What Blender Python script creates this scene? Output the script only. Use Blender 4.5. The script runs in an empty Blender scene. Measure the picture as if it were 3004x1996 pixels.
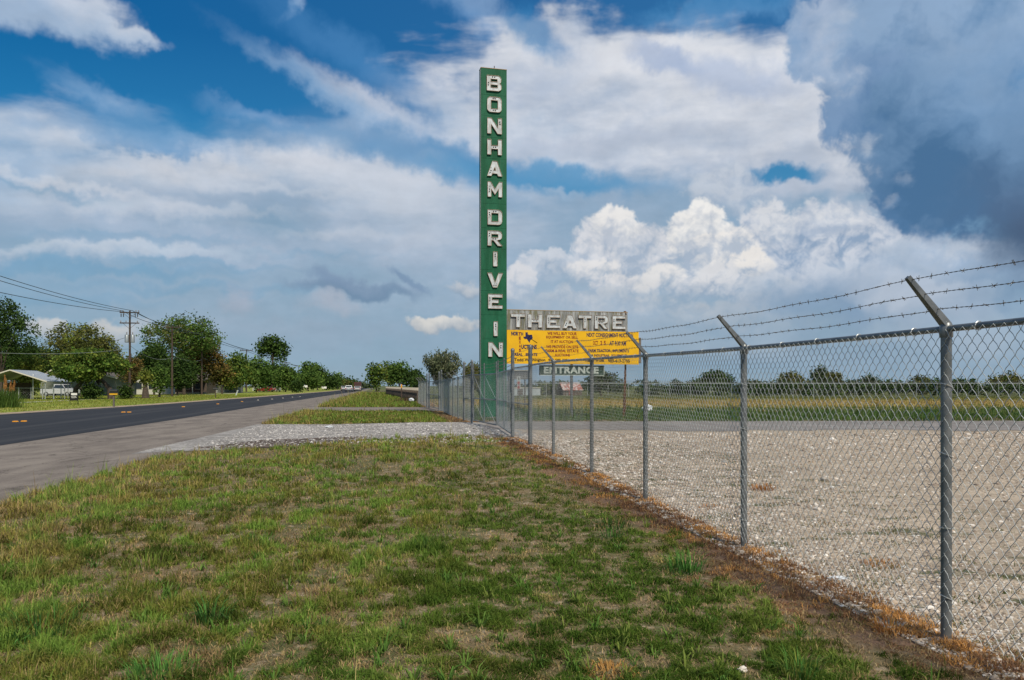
import bpy, bmesh, math, random
import numpy as np
from mathutils import Vector, Matrix

random.seed(7)
RNG = np.random.default_rng(7)
SC = bpy.context.scene
COL = SC.collection

# ------------------------------------------------------------------ camera
F, CX, HY, EYE = 2393.0, 1502.0, 1132.0, 1.62      # focal length / centre / horizon (photo pixels), eye height
cam_d = bpy.data.cameras.new("camera")
cam_d.sensor_width = 36.0
cam_d.lens = F / 3004.0 * 36.0
cam_d.shift_y = (HY - 998.0) / 3004.0
cam_d.clip_start = 0.05
cam_d.clip_end = 6000.0
cam = bpy.data.objects.new("camera", cam_d)
cam.location = (0, 0, EYE)
cam.rotation_euler = (math.radians(90), 0, 0)
COL.objects.link(cam)
SC.camera = cam

# ------------------------------------------------------------------ view
SC.view_settings.view_transform = 'Standard'
SC.view_settings.look = 'None'
SC.view_settings.gamma = 1.0
SC.view_settings.use_curve_mapping = False
SC.view_settings.exposure = 0.0
SC.cycles.max_bounces = 6
SC.cycles.transparent_max_bounces = 6
SC.render.film_transparent = False

# ------------------------------------------------------------------ sun (behind the camera, high, softened by cloud)
SUN_EL, SUN_AZ = math.radians(46), math.radians(156)   # azimuth measured from +Y towards +X
sd = bpy.data.lights.new("sun", 'SUN')
sd.energy = 4.3
sd.angle = math.radians(6)
sd.color = (1.0, 0.88, 0.72)
sun = bpy.data.objects.new("sun", sd)
sv = Vector((math.sin(SUN_AZ) * math.cos(SUN_EL), math.cos(SUN_AZ) * math.cos(SUN_EL), math.sin(SUN_EL)))
sun.rotation_euler = (-sv).to_track_quat('-Z', 'Y').to_euler()
sun.location = (0, 0, 50)
COL.objects.link(sun)

def lin(r, g, b):
    f = lambda c: (c / 255.0 / 12.92) if c / 255.0 <= 0.04045 else ((c / 255.0 + 0.055) / 1.055) ** 2.4
    return (f(r), f(g), f(b), 1.0)

# ------------------------------------------------------------------ world: Nishita sky under procedural clouds
world = bpy.data.worlds.new("World")
SC.world = world
world.use_nodes = True
wt = world.node_tree
wt.nodes.clear()

class NG:
    """tiny helper for wiring shader nodes"""
    def __init__(s, tree): s.t = tree; s.n = 0
    def new(s, kind, **kw):
        n = s.t.nodes.new(kind)
        for k, v in kw.items(): setattr(n, k, v)
        return n
    def put(s, node, i, v):
        if v is None: return
        if isinstance(v, bpy.types.NodeSocket): s.t.links.new(v, node.inputs[i])
        else: node.inputs[i].default_value = v
    def m(s, op, a, b=None, c=None, clamp=False):
        n = s.new('ShaderNodeMath', operation=op, use_clamp=clamp)
        s.put(n, 0, a); s.put(n, 1, b); s.put(n, 2, c)
        return n.outputs[0]
    def v(s, op, a, b=None, scale=None):
        n = s.new('ShaderNodeVectorMath', operation=op)
        s.put(n, 0, a); s.put(n, 1, b)
        if scale is not None: s.put(n, 3, scale)
        return n.outputs[1] if op in ('LENGTH', 'DOT_PRODUCT', 'DISTANCE') else n.outputs[0]
    def chain(s, a, b):
        n = s.new('ShaderNodeVectorMath', operation='MULTIPLY_ADD')
        s.put(n, 0, a); s.put(n, 1, (1e-9, 1e-9, 1e-9)); s.put(n, 2, b); return n.outputs[0]
    def xyz(s, a, b, c=0.0):
        n = s.new('ShaderNodeCombineXYZ'); s.put(n, 0, a); s.put(n, 1, b); s.put(n, 2, c); return n.outputs[0]
    def sep(s, a):
        n = s.new('ShaderNodeSeparateXYZ'); s.put(n, 0, a); return n.outputs
    def noise(s, vec, scale, detail=4, rough=0.5, dist=0.0, dim='3D', lac=2.0):
        n = s.new('ShaderNodeTexNoise', noise_dimensions=dim)
        s.put(n, 'Vector', vec); s.put(n, 'Scale', scale); s.put(n, 'Detail', detail)
        s.put(n, 'Roughness', rough); s.put(n, 'Distortion', dist); s.put(n, 'Lacunarity', lac)
        return n
    def voro(s, vec, scale, detail=0.0, rough=0.5, dim='3D', feature='F1', rnd=1.0, lac=2.0):
        n = s.new('ShaderNodeTexVoronoi', voronoi_dimensions=dim, feature=feature)
        s.put(n, 'Vector', vec); s.put(n, 'Scale', scale)
        if 'Detail' in n.inputs: s.put(n, 'Detail', detail); s.put(n, 'Roughness', rough); s.put(n, 'Lacunarity', lac)
        s.put(n, 'Randomness', rnd)
        return n
    def mapr(s, val, a, b, c=0.0, d=1.0, mode='SMOOTHSTEP'):
        n = s.new('ShaderNodeMapRange', interpolation_type=mode)
        s.put(n, 0, val); s.put(n, 1, a); s.put(n, 2, b); s.put(n, 3, c); s.put(n, 4, d)
        return n.outputs[0]
    def mix(s, fac, a, b, blend='MIX'):
        n = s.new('ShaderNodeMix', data_type='RGBA', blend_type=blend)
        s.put(n, 0, fac); s.put(n, 6, a); s.put(n, 7, b)
        return n.outputs[2]
    def ramp(s, fac, stops, interp='LINEAR'):
        n = s.new('ShaderNodeValToRGB'); cr = n.color_ramp; cr.interpolation = interp
        while len(cr.elements) < len(stops): cr.elements.new(0.5)
        for e, (p, c) in zip(cr.elements, stops): e.position = p; e.color = c
        s.put(n, 0, fac)
        return n.outputs[0]


# cloud cover: fractal noise worked out here over azimuth / elevation (a tile 90 x 36 degrees, mirrored all round the sky)
SKW, SKH, AZ0, EL0, SPAN = 2048, 820, -math.pi / 4, math.radians(-2), math.pi / 2
SKPIX = SPAN / SKW
def _hash(ix, iy, seed):
    h = (ix.astype(np.int64) * 374761393 + iy.astype(np.int64) * 668265263 + seed * 974634777) & 0xffffffff
    h = ((h ^ (h >> 13)) * 1274126177) & 0xffffffff
    return ((h ^ (h >> 16)) & 0xffffff).astype(np.float32) / 16777216.0
def perlin(x, y, seed=0):
    ix = np.floor(x); iy = np.floor(y); fx = (x - ix).astype(np.float32); fy = (y - iy).astype(np.float32)
    ix = ix.astype(np.int64); iy = iy.astype(np.int64)
    u = fx * fx * fx * (fx * (fx * 6 - 15) + 10); v = fy * fy * fy * (fy * (fy * 6 - 15) + 10)
    def gr(a, b):
        t = _hash(ix + a, iy + b, seed) * 6.2831853
        return np.cos(t) * (fx - a) + np.sin(t) * (fy - b)
    a = gr(0, 0) * (1 - u) + gr(1, 0) * u; b = gr(0, 1) * (1 - u) + gr(1, 1) * u
    return a * (1 - v) + b * v
def fbm(x, y, octs=5, rough=0.5, seed=0):
    s = 0.0; a = 1.0; t = 0.0; k = 1.0
    for o in range(octs):
        s = s + a * perlin(x * k + 17.3 * o, y * k - 9.1 * o, seed + o); t += a; a *= rough; k *= 2.03
    return s / t * 1.25 + 0.5
def voro(x, y, seed=0):
    ix = np.floor(x).astype(np.int64); iy = np.floor(y).astype(np.int64)
    best = np.full(x.shape, 9.0, np.float32)
    for a in (-1, 0, 1):
        for b in (-1, 0, 1):
            ddx = ix + a + _hash(ix + a, iy + b, seed) - x; ddy = iy + b + _hash(ix + a, iy + b, seed + 55) - y
            best = np.minimum(best, ddx * ddx + ddy * ddy)
    return np.sqrt(best)
def sstep(a, b, x):
    t = np.clip((x - a) / (b - a), 0, 1); return t * t * (3 - 2 * t)

_u = (np.arange(SKW, dtype=np.float32) + 0.5) * SKPIX + AZ0
_v = (np.arange(SKH, dtype=np.float32) + 0.5) * SKPIX + EL0
az, el = np.meshgrid(_u * 10, _v * 10)
def warp(scale, amp, octs, sx=1.0, sy=1.0, rough=0.5, seed=0):
    return ((fbm(az * sx * scale, el * sy * scale, octs, rough, seed) - 0.5) * amp,
            (fbm(az * sx * scale, el * sy * scale, octs, rough, seed + 31) - 0.5) * amp)
ws = warp(0.55, 1.15, 4, 0.5, 1.3, 0.52, 3)
w1 = warp(0.9, 0.75, 6, 1, 1, 0.60, 9); w2 = warp(3.2, 0.26, 3, 1, 1, 0.6, 17)
wc = (w1[0] + w2[0], w1[1] + w2[1])
P_soft = (az + ws[0], el + ws[1]); P_crisp = (az + wc[0], el + wc[1]); P_half = (az + wc[0] * .55, el + wc[1] * .55)
w3 = warp(2.4, 0.24, 5, 1, 1, 0.58, 23)
P_fine = (az + w3[0], el + w3[1])
N_wisp = fbm(az * 0.35 + ws[0] * .25, el * 1.25 + ws[1] * .25, 7, 0.58, 41)
N_streak = fbm(az * 0.33 - el * .13 + ws[0] * .1, el * 1.2 + az * .5 + ws[1] * .1, 6, 0.55, 51)
N_big = fbm(az * .45 + wc[0] * .2, el * .45 + wc[1] * .2, 5, 0.5, 61)
_qx, _qy = az + wc[0] * .35, el + wc[1] * .35
N_bil = 0.0
for _o, _a in enumerate((1.0, .62, .42, .28, .18)):
    N_bil = N_bil + _a * (1.0 - 1.25 * voro(_qx * 1.9 * 2.03 ** _o + 3.7 * _o, _qy * 1.9 * 2.03 ** _o, 70 + _o))
N_bil = N_bil / 2.5 * .72 + 0.28 * fbm(P_half[0] * 2.6, P_half[1] * 2.6, 5, .6, 81)

def _up(A, k, j=0): return np.roll(np.roll(A, -k, 0), j, 1)
N_lit = np.clip(.52 + .75 * (N_bil - _up(N_bil, 7, 3)) + .75 * (N_bil - _up(N_bil, 24, 9)) + .65 * (N_bil - .5), -.6, 1.6)     # puffs lit from above
N_wsh = np.clip(N_wisp + .8 * (N_big - .5) + .35 * (fbm(az * 1.2 + wc[0], el * 2.6 + wc[1], 5, .6, 91) - .5), 0, 1)

def L3(c): return np.array(lin(*c)[:3], np.float32)
def px2p(x, y):
    a = math.atan((x - CX) / F)
    e = math.atan((HY - y) / F * math.cos(a))
    return 10 * a, 10 * e, a
def cloud(S, x, y, rx, ry, rot=0.0, soft=0.4, bottom=None, top=(205, 210, 220), low=(165, 182, 205), op=1.0,
          tex=None, tk=0.8, coord=None, edge_tex=None, ek=0.0, shade_mid=0.0, shade_rng=0.9):
    """lay one cloud lobe (centre and radii given on the photo, turned into azimuth / elevation) over the sky colour"""
    u, v, a = px2p(x, y)
    c = coord or P_crisp
    Rx, Ry = rx * 10 / F * math.cos(a) ** 2, ry * 10 / F * math.cos(a)
    m = max(Rx, Ry) * 2.4 + 1.2
    i0, i1 = [int(np.clip(((u + s * m) / 10 - AZ0) / SKPIX, 0, SKW)) for s in (-1, 1)]
    j0, j1 = [int(np.clip(((v + s * m) / 10 - EL0) / SKPIX, 0, SKH)) for s in (-1, 1)]
    if i1 <= i0 or j1 <= j0: return S
    sl = (slice(j0, j1), slice(i0, i1))
    X = c[0][sl] - u; Y = c[1][sl] - v
    co, si = math.cos(rot), math.sin(rot)
    qx = (X * co + Y * si) / Rx; qy = (-X * si + Y * co) / Ry
    d = np.sqrt(qx * qx + qy * qy)
    if edge_tex is not None: d = d + (0.5 - edge_tex[sl]) * ek
    al = sstep(-(1 + soft), -(1 - soft), -d)
    if bottom is not None: al = al * sstep(bottom[0], bottom[1], qy)
    al = (al * op)[..., None]
    sh = np.clip((qy - shade_mid + shade_rng) / (2 * shade_rng), 0, 1)
    if tex is not None: sh = np.clip(sh + (tex[sl] - .5) * tk, 0, 1)
    sh = sh[..., None]
    S[sl] = S[sl] * (1 - al) + (L3(low) * (1 - sh) + L3(top) * sh) * al
    return S
_st = [(0.0, (150, 172, 188)), (0.13, (133, 168, 192)), (0.34, (92, 156, 195)), (0.55, (30, 122, 180)), (0.74, (0, 98, 160)), (1.0, (0, 86, 148))]
_t = np.clip(el / 5.2, 0, 1)
S = np.stack([np.interp(_t, [p for p, c in _st], [L3(c)[k] for p, c in _st]) for k in range(3)], -1).astype(np.float32)
_k = (np.clip((az + 5.5) / 12, 0, 1) * .22)[..., None]
S = S * (1 - _k) + L3((120, 165, 205)) * _k
# --- high thin layers, left
S = cloud(S, 700, 790, 1300, 150, soft=.8, coord=P_soft, top=(172, 186, 204), low=(150, 172, 192), op=.62, tex=N_wsh, tk=1.0)
S = cloud(S, 420, 600, 780, 140, rot=-.02, soft=.42, coord=P_soft, top=(219, 222, 229), low=(160, 182, 206), op=.92, tex=N_wsh, tk=1.0, bottom=(-1.2, -.2), edge_tex=N_wisp, ek=.8, shade_rng=.8)
S = cloud(S, 1120, 600, 470, 130, rot=-.16, soft=.40, coord=P_soft, top=(218, 221, 228), low=(172, 190, 212), op=.9, tex=N_wsh, tk=1.0, edge_tex=N_wisp, ek=.9, bottom=(-1.2, -.3))
S = cloud(S, 500, 500, 330, 50, rot=.02, soft=.35, coord=P_fine, top=(224, 226, 232), low=(202, 209, 221), op=.8, tex=N_wsh, tk=.7, edge_tex=N_wisp, ek=1.0, bottom=(-1.0, .2))
S = cloud(S, 1000, 510, 270, 55, rot=-.06, soft=.4, coord=P_fine, top=(222, 224, 231), low=(202, 209, 221), op=.75, tex=N_wsh, tk=.7, edge_tex=N_wisp, ek=1.0, bottom=(-1.0, .2))
S = cloud(S, 300, 660, 560, 70, rot=.02, soft=.8, coord=P_soft, top=(178, 192, 212), low=(158, 180, 204), op=.55, tex=N_wsh, tk=1.6, edge_tex=N_wisp, ek=1.2)
S = cloud(S, 900, 700, 520, 60, rot=.0, soft=.8, coord=P_soft, top=(176, 188, 208), low=(162, 180, 202), op=.5, tex=N_wsh, tk=1.6, edge_tex=N_wisp, ek=1.2)
S = cloud(S, 60, 380, 430, 125, rot=-.10, soft=.42, coord=P_soft, top=(214, 220, 230), low=(162, 188, 216), op=.88, tex=N_wsh, tk=1.2, edge_tex=N_wisp, ek=1.3)
S = cloud(S, 360, 330, 240, 42, rot=-.42, soft=.6, coord=P_fine, top=(160, 190, 222), low=(120, 165, 208), op=.6, tex=N_streak, tk=1.2, edge_tex=N_streak, ek=1.1)
S = cloud(S, 420, 410, 260, 26, rot=-.1, soft=.7, coord=P_fine, top=(150, 182, 216), low=(120, 165, 208), op=.55, edge_tex=N_wisp, ek=1.1)
S = cloud(S, 130, 40, 300, 78, rot=-.06, soft=.35, coord=P_fine, top=(205, 214, 228), low=(172, 194, 220), op=.92, tex=N_wsh, tk=1.2, edge_tex=N_wisp, ek=.8)
S = cloud(S, 380, 102, 110, 30, rot=-.10, soft=.4, coord=P_fine, top=(205, 214, 228), low=(175, 196, 222), op=.9, tex=N_wsh, tk=.9, edge_tex=N_wisp, ek=.8)
S = cloud(S, 770, 345, 150, 26, rot=-.14, soft=.7, coord=P_fine, top=(140, 175, 215), low=(110, 160, 205), op=.6, edge_tex=N_streak, ek=.8)
S = cloud(S, 1200, 385, 350, 46, rot=-.42, soft=.6, coord=P_fine, top=(204, 211, 226), low=(150, 180, 212), op=.92, tex=N_streak, tk=1.2, edge_tex=N_streak, ek=.9)
S = cloud(S, 1050, 330, 330, 26, rot=-.46, soft=.8, coord=P_fine, top=(150, 182, 216), low=(130, 170, 210), op=.6, edge_tex=N_streak, ek=1.0)
S = cloud(S, 1150, 240, 360, 40, rot=-.44, soft=.8, coord=P_fine, top=(90, 148, 202), low=(80, 140, 196), op=.5, edge_tex=N_streak, ek=1.0)
S = cloud(S, 1420, 50, 190, 40, rot=-.5, soft=.8, coord=P_fine, top=(150, 180, 216), low=(120, 162, 208), op=.7, edge_tex=N_streak, ek=1.0)
S = cloud(S, 860, 12, 20, 36, rot=-.6, soft=.8, coord=P_fine, top=(165, 192, 224), low=(130, 170, 212), op=.7, edge_tex=N_wisp, ek=1.0)
for (bx, by, rx, ry, ro, o_) in ((230, 792, 420, 17, .03, .60), (560, 770, 260, 9, -.02, .45), (120, 560, 240, 12, -.06, .40), (900, 745, 330, 10, .02, .35), (420, 700, 300, 10, .03, .30), (620, 850, 380, 14, .02, .40), (180, 880, 300, 16, 0, .35)):
    S = cloud(S, bx, by, rx, ry, rot=ro, soft=.8, coord=P_fine, top=(104, 158, 194), low=(112, 160, 192), op=o_, edge_tex=N_wisp, ek=1.6)
for (bx, by, rx, ry, ro, o_) in ((180, 545, 330, 16, -.05, .6), (620, 620, 360, 18, .04, .5), (1050, 690, 300, 16, -.03, .45), (300, 735, 380, 14, .05, .45), (820, 560, 260, 14, -.05, .5)):
    S = cloud(S, bx, by, rx, ry, rot=ro, soft=.8, coord=P_fine, top=(224, 227, 233), low=(200, 208, 221), op=o_, edge_tex=N_wisp, ek=1.6)
# --- large white mass behind and right of the pylon
S = cloud(S, 700, 385, 520, 40, rot=.03, soft=.8, coord=P_fine, top=(45, 128, 184), low=(60, 138, 190), op=.55, edge_tex=N_wisp, ek=1.2)
S = cloud(S, 1300, 470, 230, 36, rot=-.2, soft=.7, coord=P_fine, top=(55, 132, 186), low=(80, 146, 194), op=.8, edge_tex=N_wisp, ek=1.0)
S = cloud(S, 1850, 700, 900, 300, soft=.6, coord=P_soft, top=(178, 193, 212), low=(150, 175, 198), op=.75, tex=N_wsh, tk=1.4)
S = cloud(S, 1900, 290, 560, 205, rot=-.14, soft=.32, coord=P_half, top=(222, 225, 232), low=(182, 195, 214), tex=N_wsh, tk=1.7, edge_tex=N_wisp, ek=1.1, shade_rng=1.3)
S = cloud(S, 1570, 190, 190, 110, rot=.5, soft=.35, coord=P_half, top=(220, 223, 230), low=(186, 198, 217), tex=N_wsh, tk=1.5, op=.92, edge_tex=N_wisp, ek=.9)
S = cloud(S, 1440, 350, 250, 80, rot=-.25, soft=.5, coord=P_half, top=(215, 220, 230), low=(176, 193, 214), tex=N_wsh, tk=1.5, op=.85, edge_tex=N_wisp, ek=.9)
S = cloud(S, 2380, 420, 360, 175, rot=-.3, soft=.30, coord=P_half, top=(224, 227, 234), low=(186, 197, 214), tex=N_wsh, tk=1.6, edge_tex=N_wisp, ek=.7)
S = cloud(S, 1930, 170, 90, 26, rot=-.3, soft=.6, coord=P_fine, top=(150, 172, 208), low=(145, 168, 204), op=.6, edge_tex=N_wisp, ek=1.0)
S = cloud(S, 2180, 240, 170, 40, rot=-.25, soft=.7, coord=P_fine, top=(160, 180, 212), low=(148, 170, 205), op=.55, edge_tex=N_wisp, ek=1.2)
S = cloud(S, 1740, 430, 320, 22, rot=.08, soft=.8, coord=P_fine, top=(180, 190, 208), low=(176, 188, 206), op=.6, edge_tex=N_wisp, ek=1.2)
S = cloud(S, 2140, 20, 240, 40, rot=.05, soft=.6, coord=P_fine, top=(60, 130, 185), low=(95, 150, 200), op=.85, edge_tex=N_bil, ek=1.2)
S = cloud(S, 1560, 80, 90, 46, rot=-.5, soft=.6, coord=P_fine, top=(50, 122, 180), low=(80, 142, 192), op=.8, edge_tex=N_wisp, ek=1.4)
# blue gaps
S = cloud(S, 1610, 528, 300, 34, rot=-.10, soft=.6, coord=P_fine, top=(98, 155, 198), low=(75, 148, 195), op=.92, edge_tex=N_wisp, ek=.8)
S = cloud(S, 1640, 560, 60, 12, rot=-.2, soft=.7, coord=P_fine, top=(170, 190, 212), low=(160, 185, 210), op=.7, edge_tex=N_bil, ek=1.2)
S = cloud(S, 2290, 522, 110, 36, rot=.06, soft=.40, coord=P_fine, top=(52, 134, 184), low=(62, 138, 186), op=.97, bottom=(-.9, -.2))
S = cloud(S, 1380, 470, 110, 26, rot=-.3, soft=.7, coord=P_fine, top=(62, 138, 190), low=(78, 146, 194), op=.6)
# --- towering cumulus, back to front
kw = dict(tex=N_lit, edge_tex=N_bil, coord=P_fine)
S = cloud(S, 2120, 560, 110, 70, soft=.25, top=(200, 208, 220), low=(172, 187, 207), tk=1.6, ek=.8, bottom=(-1.2, -.2), op=.85, **kw)
S = cloud(S, 2450, 790, 330, 190, soft=.14, top=(206, 212, 223), low=(146, 168, 195), tk=2.0, ek=.8, bottom=(-1.0, -.1), **kw)
S = cloud(S, 2230, 680, 60, 90, soft=.2, top=(214, 218, 226), low=(160, 178, 202), tk=1.8, ek=.9, bottom=(-1.2, -.2), **kw)
S = cloud(S, 2275, 655, 48, 60, soft=.2, top=(220, 223, 229), low=(165, 182, 204), tk=1.8, ek=.9, bottom=(-1.4, -.4), **kw)
S = cloud(S, 2420, 640, 110, 60, soft=.2, top=(222, 225, 231), low=(176, 190, 210), tk=1.6, ek=.9, bottom=(-1.2, -.2), **kw)
S = cloud(S, 1640, 790, 130, 55, soft=.14, top=(208, 214, 224), low=(160, 180, 202), tk=1.4, ek=.9, bottom=(-1.0, .0), **kw)
S = cloud(S, 1840, 735, 165, 90, soft=.18, top=(222, 224, 230), low=(170, 186, 206), tk=1.6, ek=.8, bottom=(-1.4, -.3), **kw)
S = cloud(S, 1820, 665, 78, 62, soft=.11, top=(244, 242, 240), low=(196, 204, 217), tk=1.5, ek=.6, bottom=(-1.3, -.3), **kw)
S = cloud(S, 2090, 760, 140, 95, soft=.14, top=(238, 236, 235), low=(172, 187, 206), tk=1.7, ek=.7, bottom=(-1.5, -.2), **kw)
S = cloud(S, 2050, 672, 92, 66, soft=.11, top=(248, 246, 243), low=(196, 204, 216), tk=1.6, ek=.7, **kw)
S = cloud(S, 2110, 735, 80, 50, soft=.13, top=(246, 242, 238), low=(186, 197, 212), tk=1.7, ek=.8, bottom=(-1.4, -.2), **kw)
S = cloud(S, 2200, 785, 75, 50, soft=.14, top=(240, 236, 232), low=(172, 186, 204), tk=1.7, ek=.8, bottom=(-1.3, -.2), **kw)
S = cloud(S, 1740, 800, 90, 45, soft=.18, top=(236, 234, 234), low=(165, 183, 203), tk=1.5, ek=.9, bottom=(-.9, .2), **kw)
S = cloud(S, 1830, 840, 110, 52, soft=.18, top=(232, 230, 231), low=(162, 180, 201), tk=1.6, ek=.9, bottom=(-.9, .2), **kw)
S = cloud(S, 1950, 830, 100, 60, soft=.18, top=(234, 232, 231), low=(162, 180, 200), tk=1.6, ek=.9, bottom=(-.9, .2), **kw)
S = cloud(S, 2090, 850, 130, 60, soft=.2, top=(222, 223, 227), low=(158, 176, 198), tk=1.7, ek=.9, bottom=(-.9, .2), **kw)
S = cloud(S, 2250, 870, 120, 62, soft=.2, top=(212, 216, 223), low=(156, 176, 198), tk=1.7, ek=.9, bottom=(-.9, .2), **kw)
S = cloud(S, 1525, 850, 46, 66, soft=.16, top=(222, 223, 228), low=(170, 186, 205), tk=1.5, ek=.9, bottom=(-1.0, .0), **kw)
# low grey base
for (bx, by, rx, ry, tp, o_) in ((1640, 900, 110, 45, 205, .7), (1780, 905, 120, 50, 208, .75), (1960, 925, 130, 50, 205, .7), (2130, 940, 130, 48, 200, .65), (2300, 960, 150, 48, 196, .6), (1560, 950, 80, 36, 196, .5)):
    S = cloud(S, bx, by, rx, ry, soft=.3, top=(tp, tp + 3, tp + 8), low=(156, 174, 194), tk=1.5, ek=1.0, bottom=(-.9, .3), op=o_, **kw)
S = cloud(S, 2350, 950, 900, 120, soft=.8, coord=P_soft, top=(176, 191, 208), low=(140, 165, 188), op=.8, tex=N_big, tk=3.0)
S = cloud(S, 2650, 850, 420, 90, soft=.6, coord=P_half, top=(182, 194, 211), low=(128, 156, 186), op=.8, tex=N_big, tk=3.5, edge_tex=N_bil, ek=1.0)
S = cloud(S, 1900, 1000, 500, 60, soft=.8, coord=P_soft, top=(170, 186, 202), low=(150, 172, 192), op=.6, tex=N_wsh, tk=1.4)
# --- dark cloud bank, upper right
dk = dict(tex=np.clip(N_big + .13 * (N_lit - .5), 0, 1), edge_tex=N_bil, coord=P_fine)
S = cloud(S, 2880, 770, 330, 60, rot=-.12, soft=.25, top=(186, 198, 214), low=(140, 165, 192), tk=1.6, ek=.9, **dk)
S = cloud(S, 2420, 120, 120, 130, soft=.2, top=(190, 201, 219), low=(132, 164, 200), tk=2.4, ek=1.0, op=.9, **dk)
S = cloud(S, 2720, 580, 170, 110, rot=-.3, soft=.18, top=(112, 148, 190), low=(86, 126, 168), tk=2.6, ek=1.0, **dk)
S = cloud(S, 2760, 100, 360, 260, rot=.1, soft=.22, top=(142, 170, 202), low=(86, 128, 170), tk=4.0, ek=.7, **dk)
S = cloud(S, 2560, 300, 150, 150, rot=-.3, soft=.18, top=(126, 156, 192), low=(80, 122, 166), tk=3.5, ek=.9, **dk)
S = cloud(S, 2800, 420, 300, 250, rot=-.45, soft=.22, top=(116, 150, 186), low=(74, 114, 154), tk=3.6, ek=.7, **dk)
S = cloud(S, 3060, 540, 240, 230, rot=-.2, soft=.5, top=(108, 142, 178), low=(80, 112, 148), tk=3.0, ek=.6, **dk)
S = cloud(S, 3060, 670, 130, 100, rot=-.2, soft=.9, top=(86, 106, 136), low=(70, 90, 118), tk=1.0, ek=.3, op=.85, **dk)
S = cloud(S, 2940, 150, 240, 190, rot=.2, soft=.8, top=(150, 178, 210), low=(120, 158, 198), tk=2.6, ek=.8, op=.7, **dk)
for (bx, by, br, bo) in ((2548, 432, 20, .7), (2642, 528, 16, .28), (2608, 602, 12, .35), (2735, 725, 34, .6), (2810, 755, 34, .7), (2470, 80, 30, .5), (2480, 240, 30, .5)):
    S = cloud(S, bx, by, br * 1.5, br, soft=.9, top=(200, 209, 222), low=(150, 176, 206), op=bo, tk=1.2, ek=1.7, **kw)
# --- small clouds, lower left
S = cloud(S, 1040, 848, 180, 24, rot=-.06, soft=.5, coord=P_fine, top=(132, 155, 182), low=(108, 138, 168), op=.95, edge_tex=N_wisp, ek=1.0)
S = cloud(S, 980, 812, 62, 26, rot=-.3, soft=.6, coord=P_fine, top=(134, 157, 184), low=(122, 147, 178), op=.85, edge_tex=N_bil, ek=1.2)
S = cloud(S, 1205, 828, 52, 13, rot=-.6, soft=.6, coord=P_fine, top=(125, 152, 182), low=(125, 150, 180), op=.85, edge_tex=N_bil, ek=1.0)
S = cloud(S, 700, 885, 60, 42, soft=.6, coord=P_fine, top=(184, 185, 200), low=(160, 172, 190), op=.5, edge_tex=N_bil, ek=1.2)
S = cloud(S, 980, 895, 70, 34, soft=.6, coord=P_fine, top=(190, 190, 202), low=(165, 176, 192), op=.55, edge_tex=N_bil, ek=1.2)
S = cloud(S, 880, 980, 300, 40, soft=.8, coord=P_fine, top=(158, 174, 194), low=(145, 166, 188), op=.5, edge_tex=N_wisp, ek=1.2)
S = cloud(S, 1310, 952, 118, 26, rot=-.05, soft=.25, coord=P_fine, top=(222, 220, 216), low=(160, 172, 186), op=.95, tex=N_bil, tk=1.2, edge_tex=N_bil, ek=1.2, bottom=(-1.2, -.4))
S = cloud(S, 1365, 848, 42, 20, soft=.4, coord=P_fine, top=(206, 208, 212), low=(140, 162, 185), op=.85, tex=N_bil, edge_tex=N_bil, ek=1.2)
S = cloud(S, 120, 965, 80, 26, soft=.4, coord=P_fine, top=(208, 208, 208), low=(165, 178, 192), op=.9, edge_tex=N_bil, ek=1.2)
S = cloud(S, 340, 970, 95, 34, soft=.4, coord=P_fine, top=(208, 206, 204), low=(160, 175, 190), op=.85, edge_tex=N_bil, ek=1.2)
# faint fine structure everywhere in the cloud cover
_lum = np.clip((S.mean(-1, keepdims=True) - .18) / .3, 0, 1)
S = S * (1 + _lum * (.16 * (N_wisp - .5) + .10 * (fbm(az * 3.1, el * 5.5, 5, .6, 95) - .5))[..., None])
sky_img = bpy.data.images.new("cloud_cover", SKW, SKH, alpha=False, float_buffer=True)
sky_img.colorspace_settings.name = 'Linear Rec.709'
sky_img.pixels.foreach_set(np.concatenate([np.clip(S, 0, 4), np.ones((SKH, SKW, 1), np.float32)], -1).astype(np.float32).ravel())
sky_img.pack()
g = NG(wt)
tc = g.new('ShaderNodeTexCoord')
dx, dy, dz = g.sep(tc.outputs['Generated'])
uu = g.m('DIVIDE', g.m('SUBTRACT', g.m('ARCTAN2', dx, dy), AZ0), SPAN)
vv = g.m('DIVIDE', g.m('SUBTRACT', g.m('ARCSINE', dz), EL0), SPAN * SKH / SKW)
im = g.new('ShaderNodeTexImage', extension='MIRROR', interpolation='Cubic')
im.image = sky_img
g.put(im, 0, g.xyz(uu, vv, 0.0))
nish = g.new('ShaderNodeTexSky', sky_type='NISHITA')
nish.sun_disc = False
nish.sun_elevation = SUN_EL
nish.sun_rotation = SUN_AZ
nish.altitude = 200.0
bg = g.new('ShaderNodeBackground'); g.put(bg, 0, im.outputs[0]); bg.inputs[1].default_value = 0.95
bg2 = g.new('ShaderNodeBackground'); g.put(bg2, 0, nish.outputs[0]); bg2.inputs[1].default_value = 0.08
mx = g.new('ShaderNodeMixShader'); mx.inputs[0].default_value = 0.04
wt.links.new(bg.outputs[0], mx.inputs[1]); wt.links.new(bg2.outputs[0], mx.inputs[2])
wo = g.new('ShaderNodeOutputWorld')
wt.links.new(mx.outputs[0], wo.inputs[0])
del az, el, ws, w1, w2, w3, wc, P_fine, P_soft, P_crisp, P_half, N_wisp, N_streak, N_big, N_bil, N_lit, N_wsh, _lum, S, _k, _t, _qx, _qy

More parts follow.
